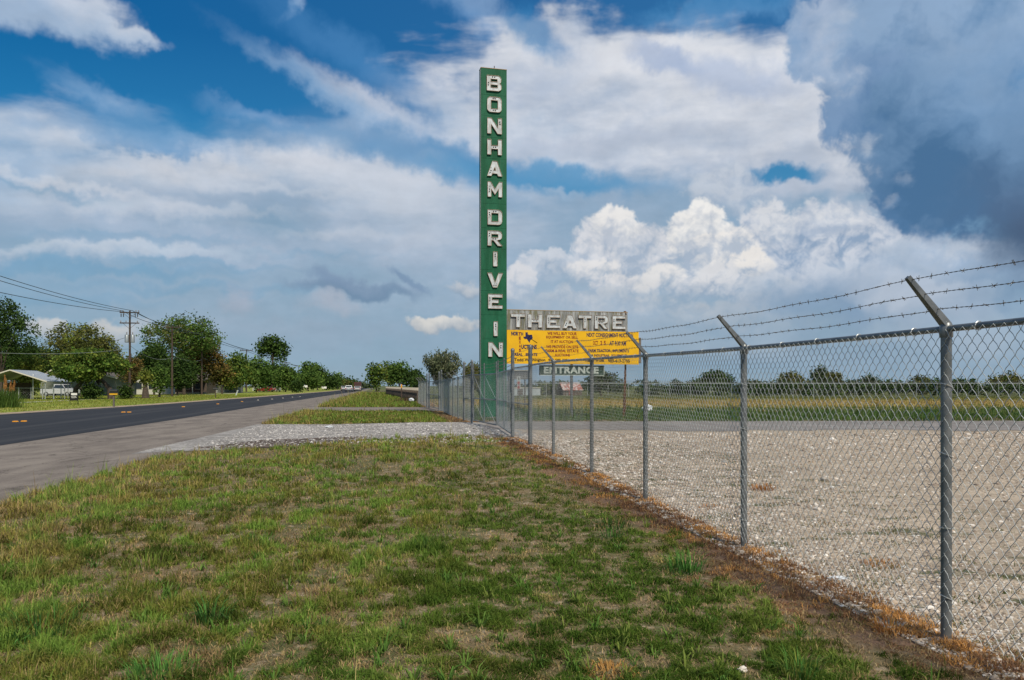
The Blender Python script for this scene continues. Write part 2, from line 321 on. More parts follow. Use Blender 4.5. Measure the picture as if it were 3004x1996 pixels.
# ================================================================== helpers
def smooth01(t):
    t = np.clip(t, 0, 1); return t * t * (3 - 2 * t)
def zg(x, y):
    """height of the ground: flat, with a slight rise along the fence"""
    b = smooth01((np.asarray(y, float) - 6) / 13) * (1 - smooth01((np.asarray(y, float) - 24) / 22))
    return 0.15 * b * smooth01((np.asarray(x, float) + 8) / 5)
def zgf(x, y): return float(zg(x, y))
def at(px, py, Y):
    return Vector(((px - CX) / F * Y, Y, EYE - (py - HY) / F * Y))

def np_mesh(name, V, Fc, mat, parent=None, smooth=False, cols=None, k=None, loc=None):
    """V (n,3); Fc (m,k) equal-sided faces, or a list of index lists"""
    me = bpy.data.meshes.new(name)
    V = np.asarray(V, np.float32)
    me.vertices.add(len(V)); me.vertices.foreach_set('co', V.ravel())
    if isinstance(Fc, np.ndarray) and Fc.ndim == 2:
        n, kk = Fc.shape
        me.loops.add(n * kk); me.loops.foreach_set('vertex_index', Fc.astype(np.int32).ravel())
        me.polygons.add(n); me.polygons.foreach_set('loop_start', np.arange(0, n * kk, kk, dtype=np.int32))
    else:
        ln = np.array([len(f) for f in Fc], np.int32)
        fl = np.array([i for f in Fc for i in f], np.int32)
        me.loops.add(len(fl)); me.loops.foreach_set('vertex_index', fl)
        me.polygons.add(len(ln)); me.polygons.foreach_set('loop_start', np.concatenate([[0], np.cumsum(ln)[:-1]]).astype(np.int32))
    me.update(calc_edges=True)
    me.polygons.foreach_set('use_smooth', np.full(len(me.polygons), bool(smooth)))
    if cols is not None:
        a = me.color_attributes.new('Col', 'FLOAT_COLOR', 'POINT')
        a.data.foreach_set('color', np.concatenate([cols, np.ones((len(cols), 1))], 1).astype(np.float32).ravel())
    if mat is not None: me.materials.append(mat)
    o = bpy.data.objects.new(name, me)
    COL.objects.link(o)
    if parent is not None: o.parent = parent
    if loc is not None: o.location = loc
    return o

class MB:
    """collects shapes into one mesh"""
    def __init__(s): s.V = []; s.F = []
    def add(s, vs, fs):
        b = len(s.V); s.V += [tuple(v) for v in vs]; s.F += [[b + i for i in f] for f in fs]; return s
    def box(s, c, size, rz=0.0, ax=None):
        hx, hy, hz = size[0] / 2, size[1] / 2, size[2] / 2
        co, si = math.cos(rz), math.sin(rz)
        vs = []
        for z in (-hz, hz):
            for x, y in ((-hx, -hy), (hx, -hy), (hx, hy), (-hx, hy)):
                vs.append((c[0] + x * co - y * si, c[1] + x * si + y * co, c[2] + z))
        return s.add(vs, [(0, 3, 2, 1), (4, 5, 6, 7), (0, 1, 5, 4), (1, 2, 6, 5), (2, 3, 7, 6), (3, 0, 4, 7)])
    def beam(s, a, b, w, h, up=(0, 0, 1)):
        a, b = Vector(a), Vector(b); d = (b - a).normalized(); up = Vector(up)
        if abs(d.dot(up)) > .99: up = Vector((0, 1, 0))
        u = d.cross(up).normalized() * w / 2; v = u.cross(d).normalized() * h / 2
        vs = [p + i * u + j * v for p in (a, b) for i, j in ((-1, -1), (1, -1), (1, 1), (-1, 1))]
        return s.add(vs, [(0, 3, 2, 1), (4, 5, 6, 7), (0, 1, 5, 4), (1, 2, 6, 5), (2, 3, 7, 6), (3, 0, 4, 7)])
    def tube(s, pts, r, n=8, cap=True):
        pts = [Vector(p) for p in pts]; rs = r if isinstance(r, (list, tuple)) else [r] * len(pts)
        b = len(s.V); m = len(pts); prev = None
        for i, p in enumerate(pts):
            d = (pts[min(i + 1, m - 1)] - pts[max(i - 1, 0)]).normalized()
            ref = prev if prev is not None else (Vector((0, 0, 1)) if abs(d.z) < .9 else Vector((1, 0, 0)))
            u = (ref - d * ref.dot(d))
            if u.length < 1e-5: u = d.orthogonal()
            u.normalize(); prev = u; v = d.cross(u)
            for k in range(n):
                t = 2 * math.pi * k / n
                s.V.append(tuple(p + (u * math.cos(t) + v * math.sin(t)) * rs[i]))
        for i in range(m - 1):
            for k in range(n):
                k2 = (k + 1) % n
                s.F.append([b + i * n + k, b + i * n + k2, b + (i + 1) * n + k2, b + (i + 1) * n + k])
        if cap:
            s.F.append([b + k for k in reversed(range(n))]); s.F.append([b + (m - 1) * n + k for k in range(n)])
        return s
    def lathe(s, c, prof, n=12):
        b = len(s.V)
        for r, z in prof:
            for k in range(n):
                t = 2 * math.pi * k / n
                s.V.append((c[0] + r * math.cos(t), c[1] + r * math.sin(t), c[2] + z))
        for i in range(len(prof) - 1):
            for k in range(n):
                k2 = (k + 1) % n
                s.F.append([b + i * n + k, b + i * n + k2, b + (i + 1) * n + k2, b + (i + 1) * n + k])
        s.F.append([b + k for k in reversed(range(n))]); s.F.append([b + (len(prof) - 1) * n + k for k in range(n)])
        return s
    def prism(s, poly, fn):
        """poly: outline of (a, b); fn(a, b, k) -> point for the near (k=0) and far (k=1) face"""
        n = len(poly)
        vs = [fn(a, b, 0) for a, b in poly] + [fn(a, b, 1) for a, b in poly]
        fs = [list(range(n)), list(reversed(range(n, 2 * n)))] + [[(i + 1) % n, i, n + i, n + (i + 1) % n] for i in range(n)]
        return s.add(vs, fs)
    def obj(s, name, mat, parent=None, smooth=False):
        o = np_mesh(name, s.V, s.F, mat, parent)
        if smooth:
            me = o.data
            me.polygons.foreach_set('use_smooth', np.ones(len(me.polygons), bool))
            try: me.set_sharp_from_angle(angle=math.radians(40))
            except Exception: pass
        return o

def tag(o, label=None, cat=None, group=None, kind=None):
    if label: o['label'] = label
    if cat: o['category'] = cat
    if group: o['group'] = group
    if kind: o['kind'] = kind
    return o
def empty(name, loc=(0, 0, 0), rz=0.0, **kw):
    o = bpy.data.objects.new(name, None); o.empty_display_size = .2
    o.location = loc; o.rotation_euler = (0, 0, rz); COL.objects.link(o)
    return tag(o, **kw)
def copy_tree(o, parent=None):
    c = o.copy(); COL.objects.link(c)
    if parent is not None: c.parent = parent
    for ch in [k for k in bpy.data.objects if k.parent == o]: copy_tree(ch, c)
    return c

# ================================================================== materials
MATS = {}
def pbr(name, col, rough=0.7, metal=0.0, var=0.0, vscale=6.0, col2=None, bump=0.0, bscale=40.0, spec=0.3, detail=4, stretch=None, edges=(0.35, 0.65)):
    if name in MATS: return MATS[name]
    m = bpy.data.materials.new(name); m.use_nodes = True; t = m.node_tree; t.nodes.clear(); g = NG(t)
    bs = g.new('ShaderNodeBsdfPrincipled'); out = g.new('ShaderNodeOutputMaterial'); t.links.new(bs.outputs[0], out.inputs[0])
    bs.inputs['Roughness'].default_value = rough; bs.inputs['Metallic'].default_value = metal
    bs.inputs['Specular IOR Level'].default_value = spec
    tc = g.new('ShaderNodeTexCoord'); co = tc.outputs['Object']
    if stretch: co = g.v('MULTIPLY', co, stretch)
    c = (*col, 1)
    if col2 is None and var: col2 = tuple(k * (1 - var) for k in col)
    if col2 is not None:
        n = g.noise(co, vscale, detail, .6).outputs[0]
        cc = g.mix(g.mapr(n, edges[0], edges[1]), c, (*col2, 1))
        g.put(bs, 'Base Color', cc)
    else: bs.inputs['Base Color'].default_value = c
    if bump:
        nb = g.noise(co, bscale, 4, .6).outputs[0]
        b = g.new('ShaderNodeBump'); b.inputs['Strength'].default_value = bump; b.inputs['Distance'].default_value = .02
        g.put(b, 'Height', nb); g.put(bs, 'Normal', b.outputs[0])
    MATS[name] = m
    return m
def leaf_mat(name='leaf', trans=0.35, gloss=0.0):
    if name in MATS: return MATS[name]
    m = bpy.data.materials.new(name); m.use_nodes = True; t = m.node_tree; t.nodes.clear(); g = NG(t)
    at_ = g.new('ShaderNodeAttribute', attribute_name='Col')
    d = g.new('ShaderNodeBsdfDiffuse'); tr = g.new('ShaderNodeBsdfTranslucent'); mx = g.new('ShaderNodeMixShader'); out = g.new('ShaderNodeOutputMaterial')
    g.put(d, 0, at_.outputs[0]); g.put(tr, 0, at_.outputs[0]); mx.inputs[0].default_value = trans
    t.links.new(d.outputs[0], mx.inputs[1]); t.links.new(tr.outputs[0], mx.inputs[2]); t.links.new(mx.outputs[0], out.inputs[0])
    MATS[name] = m
    return m
LEAF = leaf_mat()
GALV = pbr('galvanised_steel', (.20, .215, .22), .42, .5, col2=(.13, .145, .15), vscale=9)
GALV_L = pbr('galvanised_wire', (.50, .53, .52), .38, .55)
GALV_D = pbr('dull_wire', (.16, .17, .165), .6, .4, col2=(.12, .09, .07), vscale=30)
BARK = pbr('bark', (.10, .08, .065), .95, col2=(.05, .04, .033), vscale=8, bump=.4, bscale=20)
POLEW = pbr('pole_wood', (.09, .065, .05), .95, col2=(.05, .038, .03), vscale=5, stretch=(4, 4, .5))

def ground_material(name, build, rough=.95, bump=.5, bscale=60, bdist=.02, bheight=None):
    m = bpy.data.materials.new(name); m.use_nodes = True; t = m.node_tree; t.nodes.clear(); g = NG(t)
    bs = g.new('ShaderNodeBsdfPrincipled'); out = g.new('ShaderNodeOutputMaterial'); t.links.new(bs.outputs[0], out.inputs[0])
    bs.inputs['Roughness'].default_value = rough; bs.inputs['Specular IOR Level'].default_value = .15
    co = g.new('ShaderNodeTexCoord').outputs['Object']
    col, hgt = build(g, co)
    g.put(bs, 'Base Color', col)
    if bump:
        b = g.new('ShaderNodeBump'); b.inputs['Strength'].default_value = bump; b.inputs['Distance'].default_value = bdist
        g.put(b, 'Height', hgt if hgt is not None else g.noise(co, bscale, 5, .65).outputs[0]); g.put(bs, 'Normal', b.outputs[0])
    return m

def b_soil(g, co):
    n1 = g.noise(co, .9, 6, .6).outputs[0]; n2 = g.noise(co, 7, 5, .65).outputs[0]; n3 = g.noise(co, 40, 3, .6).outputs[0]
    c = g.mix(g.mapr(n1, .38, .62), (.085, .095, .035, 1), (.20, .15, .085, 1))
    c = g.mix(g.mapr(n2, .50, .70), c, (.38, .30, .215, 1))
    c = g.mix(g.mapr(n3, .45, .7, 0, .6), c, (.07, .075, .035, 1))
    x, y, z = g.sep(co)
    df = g.m('SUBTRACT', g.m('SUBTRACT', 3.545, g.m('MULTIPLY', y, .154)), x)
    df = g.m('ADD', df, g.m('MULTIPLY', g.m('SUBTRACT', g.noise(co, 2.2, 5, .65).outputs[0], .5), 1.1))
    rb = g.mix(g.mapr(n2, .35, .65), (.21, .125, .080, 1), (.13, .085, .060, 1))
    rb = g.mix(g.mapr(n3, .5, .72), rb, (.33, .22, .13, 1))
    c = g.mix(g.m('MULTIPLY', g.mapr(g.m('ADD', df, g.mapr(y, 6.2, 4.6, 0, .35)), .95, .55), g.mapr(y, 60, 24)), c, rb)
    far = g.mapr(y, 120, 400, mode='LINEAR')
    return g.mix(far, c, (.10, .12, .045, 1)), g.m('ADD', n2, g.m('MULTIPLY', n3, .4))
def b_asphalt(g, co):
    n1 = g.noise(g.v('MULTIPLY', co, (1, .12, 1)), .9, 4, .55).outputs[0]; n2 = g.noise(co, 90, 2, .6).outputs[0]
    c = g.mix(n1, (.020, .022, .026, 1), (.034, .036, .041, 1))
    n3 = g.noise(g.v('MULTIPLY', g.v('ADD', co, g.v('SCALE', g.xyz(g.m('MULTIPLY', g.sep(co)[1], .152), 0.0, 0.0), scale=1.0)), (1.3, .03, 1)), 1.0, 3, .5).outputs[0]
    c = g.mix(g.mapr(n3, .48, .62, 0, .8), c, (.050, .051, .054, 1))
    return g.mix(g.mapr(n2, .5, .75), c, (.060, .062, .066, 1)), n2
def b_shoulder(g, co):
    n1 = g.noise(g.v('MULTIPLY', co, (1.2, .35, 1)), 1.1, 6, .62).outputs[0]; n2 = g.noise(co, 60, 3, .65).outputs[0]
    n3 = g.noise(g.v('MULTIPLY', co, (.7, .18, 1)), 3.2, 5, .7, .8).outputs[0]
    c = g.mix(g.mapr(n1, .3, .7), (.135, .115, .10, 1), (.235, .205, .175, 1))
    c = g.mix(g.mapr(n3, .60, .68), c, (.085, .072, .062, 1))
    cr = g.voro(g.v('ADD', g.v('MULTIPLY', co, (.5, .22, 1)), g.v('SCALE', g.noise(co, 1.5, 4, .6).outputs[1], scale=.5)), .9, 0, .5, '2D', 'DISTANCE_TO_EDGE').outputs[0]
    c = g.mix(g.mapr(cr, .0, .014, .7, 0), c, (.055, .046, .040, 1))
    return g.mix(g.mapr(n2, .52, .72), c, (.30, .27, .235, 1)), g.m('ADD', n2, g.m('MULTIPLY', n1, .3))
def b_gravel(tone, dark, mossy=0.0, sc=28.0):
    def f(g, co):
        vv = g.voro(co, sc, 0, .5, '3D'); v2 = g.voro(co, sc * .27, 0, .5, '3D')
        r = g.sep(vv.outputs['Color'])[0]; r2 = g.sep(v2.outputs['Color'])[1]
        c = g.ramp(g.m('ADD', g.m('MULTIPLY', r, .55), g.m('MULTIPLY', r2, .45)), [(0, (*[k * .45 for k in tone], 1)), (.5, (*tone, 1)), (1, (*[min(k * 1.5, .8) for k in tone], 1))])
        c = g.mix(g.mapr(vv.outputs['Distance'], .48, .9), c, (*dark, 1))
        n1 = g.noise(co, .35, 5, .6).outputs[0]; n2 = g.noise(g.v('MULTIPLY', co, (.35, 1.6, 1)), .5, 5, .6).outputs[0]
        c = g.mix(g.mapr(n1, .32, .68, .65, 0), c, (*[k * .66 for k in tone], 1))
        n4 = g.noise(g.v('MULTIPLY', co, (.25, .9, 1)), 1.4, 6, .65).outputs[0]
        c = g.mix(g.mapr(n4, .52, .68, 0, .6), c, (*[min(k * 1.22, .8) for k in tone], 1))
        c = g.mix(g.mapr(n2, .48, .72, 0, .55), c, (*[k * .9 for k in dark], 1))
        n5 = g.noise(g.v('MULTIPLY', co, (.12, 2.2, 1)), .8, 5, .6, .5).outputs[0]
        c = g.mix(g.mapr(n5, .56, .66, 0, .5), c, (*[k * .55 for k in tone], 1))
        c = g.mix(g.mapr(g.noise(co, 5.5, 4, .7).outputs[0], .55, .72, 0, .55), c, (*[k * .5 for k in tone], 1))
        if mossy:
            n3 = g.noise(g.v('MULTIPLY', co, (1, 1.6, 1)), 1.3, 5, .62).outputs[0]
            x, y, z = g.sep(co)
            near = g.mapr(g.m('ADD', x, g.m('MULTIPLY', y, .154)), 4.2, 9.5, 1, 0)
            c = g.mix(g.m('MULTIPLY', g.mapr(n3, .56, .64), g.m('MULTIPLY', near, mossy)), c, (.085, .095, .045, 1))
        return c, g.m('SUBTRACT', 1.0, vv.outputs['Distance'])
    return f
def b_lawn(g, co):
    n1 = g.noise(g.v('MULTIPLY', co, (.6, .12, 1)), .5, 5, .6).outputs[0]; n2 = g.noise(co, 3, 5, .7).outputs[0]
    c = g.mix(g.mapr(n1, .35, .65), (.20, .26, .035, 1), (.30, .30, .07, 1))
    return g.mix(g.mapr(n2, .45, .75), c, (.10, .15, .03, 1)), n2
def b_field(g, co):
    x, y, z = g.sep(co)
    n1 = g.noise(g.v('MULTIPLY', co, (.08, .5, 1)), .8, 6, .6).outputs[0]; n2 = g.noise(co, 2.2, 5, .7).outputs[0]
    yy = g.m('ADD', y, g.m('ADD', g.m('MULTIPLY', g.m('SUBTRACT', n1, .5), 30), g.m('MULTIPLY', g.m('SUBTRACT', g.noise(g.v('MULTIPLY', co, (.25, .6, 1)), .9, 5, .65).outputs[0], .5), 26)))
    c = g.ramp(g.m('DIVIDE', g.m('SUBTRACT', yy, 35), 90), [(0, (.15, .105, .06, 1)), (.05, (.06, .10, .028, 1)), (.24, (.085, .12, .03, 1)), (.33, (.30, .25, .08, 1)), (.5, (.33, .22, .09, 1)), (.62, (.22, .20, .06, 1)), (.8, (.14, .145, .045, 1)), (1, (.10, .11, .04, 1))])
    return g.mix(g.mapr(n2, .5, .8, 0, .7), c, (.09, .095, .03, 1)), n2
def b_concrete(g, co):
    n1 = g.noise(g.v('MULTIPLY', co, (.3, 1, 1)), .8, 5, .6).outputs[0]; n2 = g.noise(co, 30, 3, .6).outputs[0]
    c = g.mix(g.mapr(n1, .35, .65), (.24, .21, .18, 1), (.15, .125, .105, 1))
    return g.mix(g.mapr(n2, .5, .8, 0, .5), c, (.33, .30, .27, 1)), n2
M_SOIL = ground_material('soil_and_moss', b_soil, bump=.6, bdist=.03)
M_ASPH = ground_material('fresh_asphalt', b_asphalt, rough=.85, bump=.25, bdist=.005)
M_SHLD = ground_material('worn_shoulder', b_shoulder, bump=.4, bdist=.008)
M_GRAV = ground_material('beige_gravel', b_gravel((.46, .385, .295), (.25, .20, .15), 1.0, 42), bump=.55, bdist=.02)
M_GRVW = ground_material('white_gravel', b_gravel((.36, .345, .325), (.13, .115, .105), 0, 13), bump=.9, bdist=.03)
M_LANE = ground_material('grey_lane', b_gravel((.27, .25, .235), (.13, .12, .11), 0, 12), bump=.5, bdist=.01)
M_LAWN = ground_material('lawn', b_lawn, bump=.5, bdist=.05)
M_FIELD = ground_material('dry_field', b_field, bump=.6, bdist=.08)
M_CONC = ground_material('driveway_concrete', b_concrete, bump=.2, bdist=.005)

# ================================================================== ground and paving
def grid(name, xs, ys, fn, mat, **kw):
    X, Y = np.meshgrid(xs, ys); X, Y = fn(X, Y)
    V = np.stack([X, Y, zg(X, Y) + kw.pop('off', 0.0)], -1).reshape(-1, 3)
    nx, ny = len(xs), len(ys)
    i = np.arange(nx - 1)[None, :] + np.arange(ny - 1)[:, None] * nx
    Fc = np.stack([i, i + 1, i + nx + 1, i + nx], -1).reshape(-1, 4)
    o = np_mesh(name, V, Fc, mat, smooth=True)
    return tag(o, **kw)
xs = np.concatenate([[-3000, -1200, -500, -200, -100, -50, -25], np.arange(-14, 14.1, .5), [18, 25, 40, 70, 120, 250, 600, 1500, 3000]])
ys = np.concatenate([[-300, -80, -20, -5], np.arange(0, 60, .5), [64, 80, 120, 200, 400, 900, 1800, 3500]])
grid('ground', xs, ys, lambda x, y: (x, y), M_SOIL, kind='structure', label='grassy brown soil of the roadside verge')

def wob(t, amp, seed=0, f=1.0):
    t = np.asarray(t, float)
    return amp * (np.sin(t * 1.7 * f + seed) + .6 * np.sin(t * 4.3 * f + seed * 2.1) + .45 * np.sin(t * 9.1 * f + seed * .7) + .3 * np.sin(t * 21 * f + seed)) / 2.0
_sh = np.array([(-4, -3.9), (0, -4.9), (10.77, -6.76), (16.15, -7.57), (20.8, -8.37), (33.4, -10.3), (61.5, -14.6), (228, -41.5), (400, -69.2), (900, -148)])
_hr = np.array([(-4, -9.9), (22, -13.8), (38, -15.9), (61, -19.4), (125, -28.8), (242, -45.4), (387, -69.5), (900, -149)])
_hl = np.array([(-4, -24), (46, -28.6), (70, -30.2), (125, -37), (242, -53), (400, -79), (900, -160)])
def x_sh(y): return np.interp(y, _sh[:, 0], _sh[:, 1])
def x_hr(y): return np.interp(y, _hr[:, 0], _hr[:, 1])
def x_hl(y): return np.interp(y, _hl[:, 0], _hl[:, 1])
def x_fence(y): return 3.545 - .154 * np.asarray(y, float)
Yl = np.concatenate([np.arange(-4, 60, .25), np.arange(60, 120, 2), np.arange(120, 900, 20)])
def strip(name, ys, xl, xr, nx, mat, off, **kw):
    t = np.linspace(0, 1, nx)
    return grid(name, t, ys, lambda T, Y: (xl(Y) * (1 - T) + xr(Y) * T, Y), mat, off=off, **kw)
strip('road_shoulder', Yl, lambda y: x_hr(y) - .15, lambda y: x_sh(y) + wob(y, .13, 2), 14, M_SHLD, .006, kind='structure', label='worn grey paved road shoulder')
strip('highway', Yl, x_hl, x_hr, 10, M_ASPH, .012, kind='structure', label='dark fresh asphalt highway')
strip('road_edge', Yl, lambda y: x_hl(y) - 1.6 + wob(y, .15, 5), lambda y: x_hl(y) + .1, 4, ground_material('tan_edge', b_gravel((.42, .33, .24), (.2, .15, .1), 0, 9), bump=.3), .005, kind='structure', label='tan gravel edge across the highway')
strip('lawn', Yl, lambda y: x_hl(y) - 90, lambda y: x_hl(y) - 1.5 + wob(y, .15, 8), 12, M_LAWN, .002, kind='structure', label='yellow green lawns across the highway')
strip('footpath', np.concatenate([np.arange(30, 200, 2)]), lambda y: x_hl(y) - 16.6, lambda y: x_hl(y) - 15.2, 3, pbr('path_concrete', (.42, .40, .34), .9), .010, kind='structure', label='pale concrete footpath crossing the lawns')

def xstrip(name, x0, x1, n, y0, y1, ny, mat, off, **kw):
    xs = np.linspace(0, 1, n); t = np.linspace(0, 1, ny)
    def fn(T, Sx):
        a = x0; X = None
        Y = Sx
        X = x0 + (x1 - x0) * T
        return X, y0(X) * (1 - Y) + y1(X) * Y
    return grid(name, xs, t, fn, mat, off=off, **kw)
# gravel driveway from the shoulder to the gates (its ends follow the shoulder edge and the fence)
Yd = np.arange(0, 1.0001, .04)
def drive(name, ya, yb, mat, off, xl, xr, nx=60, wa=.5, **kw):
    T, Sx = np.meshgrid(np.linspace(0, 1, nx), Yd)
    y = ya * (1 - Sx) + yb * Sx
    X = xl(y) * (1 - T) + xr(y) * T
    Y = (ya + wob(X, wa, 3) + (kw.get('flare', 0) * (1 - T) ** 2 * -1)) * (1 - Sx) + (yb + wob(X, wa * .25, 6)) * Sx
    kw.pop('flare', None)
    V = np.stack([X, Y, zg(X, Y) + off], -1).reshape(-1, 3); ny = len(Yd)
    i = np.arange(nx - 1)[None, :] + np.arange(ny - 1)[:, None] * nx
    return tag(np_mesh(name, V, np.stack([i, i + 1, i + nx + 1, i + nx], -1).reshape(-1, 4), mat, smooth=True), **kw)
drive('gravel_driveway', 23.4, 34.0, M_GRVW, .009, lambda y: x_sh(y) - .25, lambda y: x_fence(y) + .8, kind='structure', label='white gravel driveway leading to the gates', flare=4.2)
drive('mud_patch', 20.9, 24.2, ground_material('dark_mud', b_gravel((.13, .10, .08), (.05, .04, .032), 0, 9), bump=.3), .013, lambda y: -8.2 + .25 * (y - 21), lambda y: -4.0 - abs(y - 23.4) * .75, 40, .45, kind='structure', label='dark damp mud along the edge of the driveway')
drive('concrete_driveway', 51.9, 61.0, M_CONC, .009, lambda y: x_sh(y) - .2, lambda y: x_fence(y) + 1.0, kind='structure', label='pale concrete driveway leading to the far gate', wa=.3)
Yn = np.concatenate([np.arange(-1, 26.01, .5)])
strip('gravel_lot', Yn, lambda y: x_fence(y) + .12 + wob(y, .12, 4, 1.4), lambda y: 46 + 0 * y, 70, M_GRAV, .006, kind='structure', label='beige gravel lot behind the chain link fence')
xstrip('service_lane', -1.0, 60, 120, lambda x: 27.0 + wob(x, .9, 1, .35) + .5 * wob(x, .6, 3, 1.3) - .015 * x, lambda x: 35.0 + wob(x, .12, 7, .5) + .05 * x, 8, M_LANE, .012, kind='structure', label='grey paved lane crossing behind the gravel lot')
xstrip('gravel_margin', -.5, 60, 60, lambda x: 24.0 + 0 * x, lambda x: 30.0 + 0 * x, 6, M_GRAV, .004, kind='structure', label='gravel margin along the lane')
strip('field', np.concatenate([np.arange(34.8, 130, 1.2), [200, 400]]), lambda y: -2.6 - .154 * (y - 40) * 1.0, lambda y: 160 + 0 * y, 60, M_FIELD, .003, kind='structure', label='dry yellow green field beyond the lane')

# ================================================================== chain link fencing
def seg_tubes(A, B, r, sides=4):
    A = np.asarray(A, float); B = np.asarray(B, float)
    d = B - A; L = np.linalg.norm(d, axis=1, keepdims=True); d = d / np.maximum(L, 1e-9)
    ref = np.where(np.abs(d[:, 2:3]) > .9, np.array([[1., 0, 0]]), np.array([[0, 0, 1.]]))
    u = np.cross(d, ref); u /= np.linalg.norm(u, axis=1, keepdims=True); v = np.cross(d, u)
    A = A - d * r * .5; B = B + d * r * .5
    r = np.asarray(r, float)
    if r.ndim == 0: r = np.full(len(A), float(r))
    ring = []
    for P_ in (A, B):
        for k in range(sides):
            t = 2 * math.pi * k / sides + .4
            ring.append(P_ + (u * math.cos(t) + v * math.sin(t)) * r[:, None])
    V = np.stack(ring, 1).reshape(-1, 3)
    b = (np.arange(len(A)) * 2 * sides)[:, None]
    Fc = np.stack([b + np.array([k, (k + 1) % sides, sides + (k + 1) % sides, sides + k])[None, :] for k in range(sides)], 1).reshape(-1, 4)
    return V, Fc
def link_mesh(name, p0, p1, h0, h1, parent, pitch=.0415, dz=.0475, r=.0021, sides=4, bow=.006, side=None, mids=1):
    """woven wire between two ground points: flattened spirals, each linked to the next"""
    p0 = np.array([p0[0], p0[1]], float); p1 = np.array([p1[0], p1[1]], float)
    L = np.linalg.norm(p1 - p0); f = (p1 - p0) / L; nrm = np.array(side if side is not None else (-f[1], f[0]))
    n = int(L / pitch); m = int((h1 - h0) / dz)
    k = np.arange(n)[:, None]; j = np.arange(m + 1)[None, :]
    col = k + ((j + k) % 2)                    # zigzag between column k and k+1
    s = col * pitch + 0.0 * j
    jig = (RNG.random((n + 1, 1)) - .5) * .004
    z = h0 + j * dz + jig[:-1] * 0 + 0 * k
    bend = wob(s * .6, .012, 3)                # the wire bows in and out a little
    x = p0[0] + f[0] * s; y = p0[1] + f[1] * s
    base = zg(x, y)
    off = bend
    P_ = np.stack([x + nrm[0] * off, y + nrm[1] * off, z + base], -1)
    A = P_[:, :-1]; B = P_[:, 1:]
    if mids:
        up = (((j[:, :-1] + k) % 2) * 2 - 1)[..., None]       # rising strands run in front, falling ones behind
        M = (A + B) / 2 + np.array([nrm[0], nrm[1], 0]) * bow * up
        V, Fc = seg_tubes(np.concatenate([A.reshape(-1, 3), M.reshape(-1, 3)]), np.concatenate([M.reshape(-1, 3), B.reshape(-1, 3)]), r, sides)
    else: V, Fc = seg_tubes(A.reshape(-1, 3), B.reshape(-1, 3), r, sides)
    return np_mesh(name, V, Fc, GALV_L, parent, smooth=True)
FD = np.array([-.1522, .9884]); FN = np.array([-.9884, -.1522])     # along the fence, and out towards the road
def fpt(y): return float(x_fence(y)), float(y)
def post(parent, x, y, h, r, name='fence_post', cap=True):
    b = zgf(x, y); o = MB()
    o.tube([(x, y, b - .05), (x, y, b + h)], r, 14)
    if cap: o.lathe((x, y, b + h), [(r * 1.12, -.05), (r * 1.14, 0), (r * .95, .02), (r * .5, .04), (.002, .048)], 14)
    return o.obj(name, GALV, parent, smooth=True)
ARM_T = (.29, .60, .91)
def arm(parent, x, y, h):
    b = zgf(x, y) + h
    p0 = Vector((x, y, b)); tip = p0 + Vector((FN[0] * .271, FN[1] * .271, .30))
    o = MB(); d = (tip - p0)
    fw = Vector((FD[0], FD[1], 0)); up = fw.cross(d.normalized())
    ws = [.040, .022]
    # pressed-steel channel that tapers to the tip
    vs = []
    for p, w in ((p0, .036), (tip, .020)):
        for i, j in ((-1, -.55), (1, -.55), (1, .55), (-1, .55)): vs.append(p + fw * w * i * .8 + up * w * j)
    o.add(vs, [(0, 3, 2, 1), (4, 5, 6, 7), (0, 1, 5, 4), (1, 2, 6, 5), (2, 3, 7, 6), (3, 0, 4, 7)])
    for i in (-1, 1):
        o.beam(p0 + fw * i * .026 + up * .018, tip + fw * i * .013 + up * .012, .004, .012, up)
    o.lathe((x, y, b), [(.037, -.075), (.040, -.07), (.040, -.02), (.034, .012), (.026, .022)], 14)
    return o.obj('barb_arm', GALV, parent, smooth=True)
def arm_pt(x, y, h, t):
    return Vector((x + FN[0] * .271 * t, y + FN[1] * .271 * t, zgf(x, y) + h + .30 * t + .012))
def barbed(parent, pts, fine=True, seed=0, r=.0017):
    rr = random.Random(seed); A = []; B = []
    for a, b in zip(pts[:-1], pts[1:]):
        a, b = Vector(a), Vector(b); L = (b - a).length; d = (b - a) / L
        near = min(a.y, b.y) < 14
        sag = .006 * L
        n = max(4, int(L / (.022 if near else .12)))
        u = d.cross(Vector((0, 0, 1))).normalized(); v = u.cross(d)
        def P_(t): return a + (b - a) * t + Vector((0, 0, -sag * 4 * t * (1 - t))) + v * (math.sin(t * L * 5.0 + seed) * .004)
        for ph in ((0, math.pi) if near else (0,)):
            prev = None
            for i in range(n + 1):
                t = i / n; w = t * L * 2 * math.pi / .085 + ph
                q = P_(t) + ((u * math.cos(w) + v * math.sin(w)) * .0019 if near else Vector((0, 0, 0)))
                if prev is not None: A.append(prev); B.append(q)
                prev = q
        s = rr.uniform(.03, .12)
        while s < L:
            c = P_(s / L)
            for q in range(2 if near else 1):
                th = rr.uniform(0, math.pi); e = (u * math.cos(th) + v * math.sin(th)) * .017 + d * rr.uniform(-.008, .008)
                c2 = c + d * (q * .008)
                A.append(c2 - e); B.append(c2 + e)
            for q in range(4 if near else 2):                     # the wraps of the barb round the strand
                th = q * 2.1; e = (u * math.cos(th) + v * math.sin(th)) * .0042
                A.append(c + e + d * (q * .003 - .006)); B.append(c - e + d * (q * .003 - .003))
            s += rr.uniform(.115, .138)
    V, Fc = seg_tubes(A, B, r, 3 if not fine else 4)
    return np_mesh('barbed_wire', V, Fc, GALV_D, parent, smooth=True)
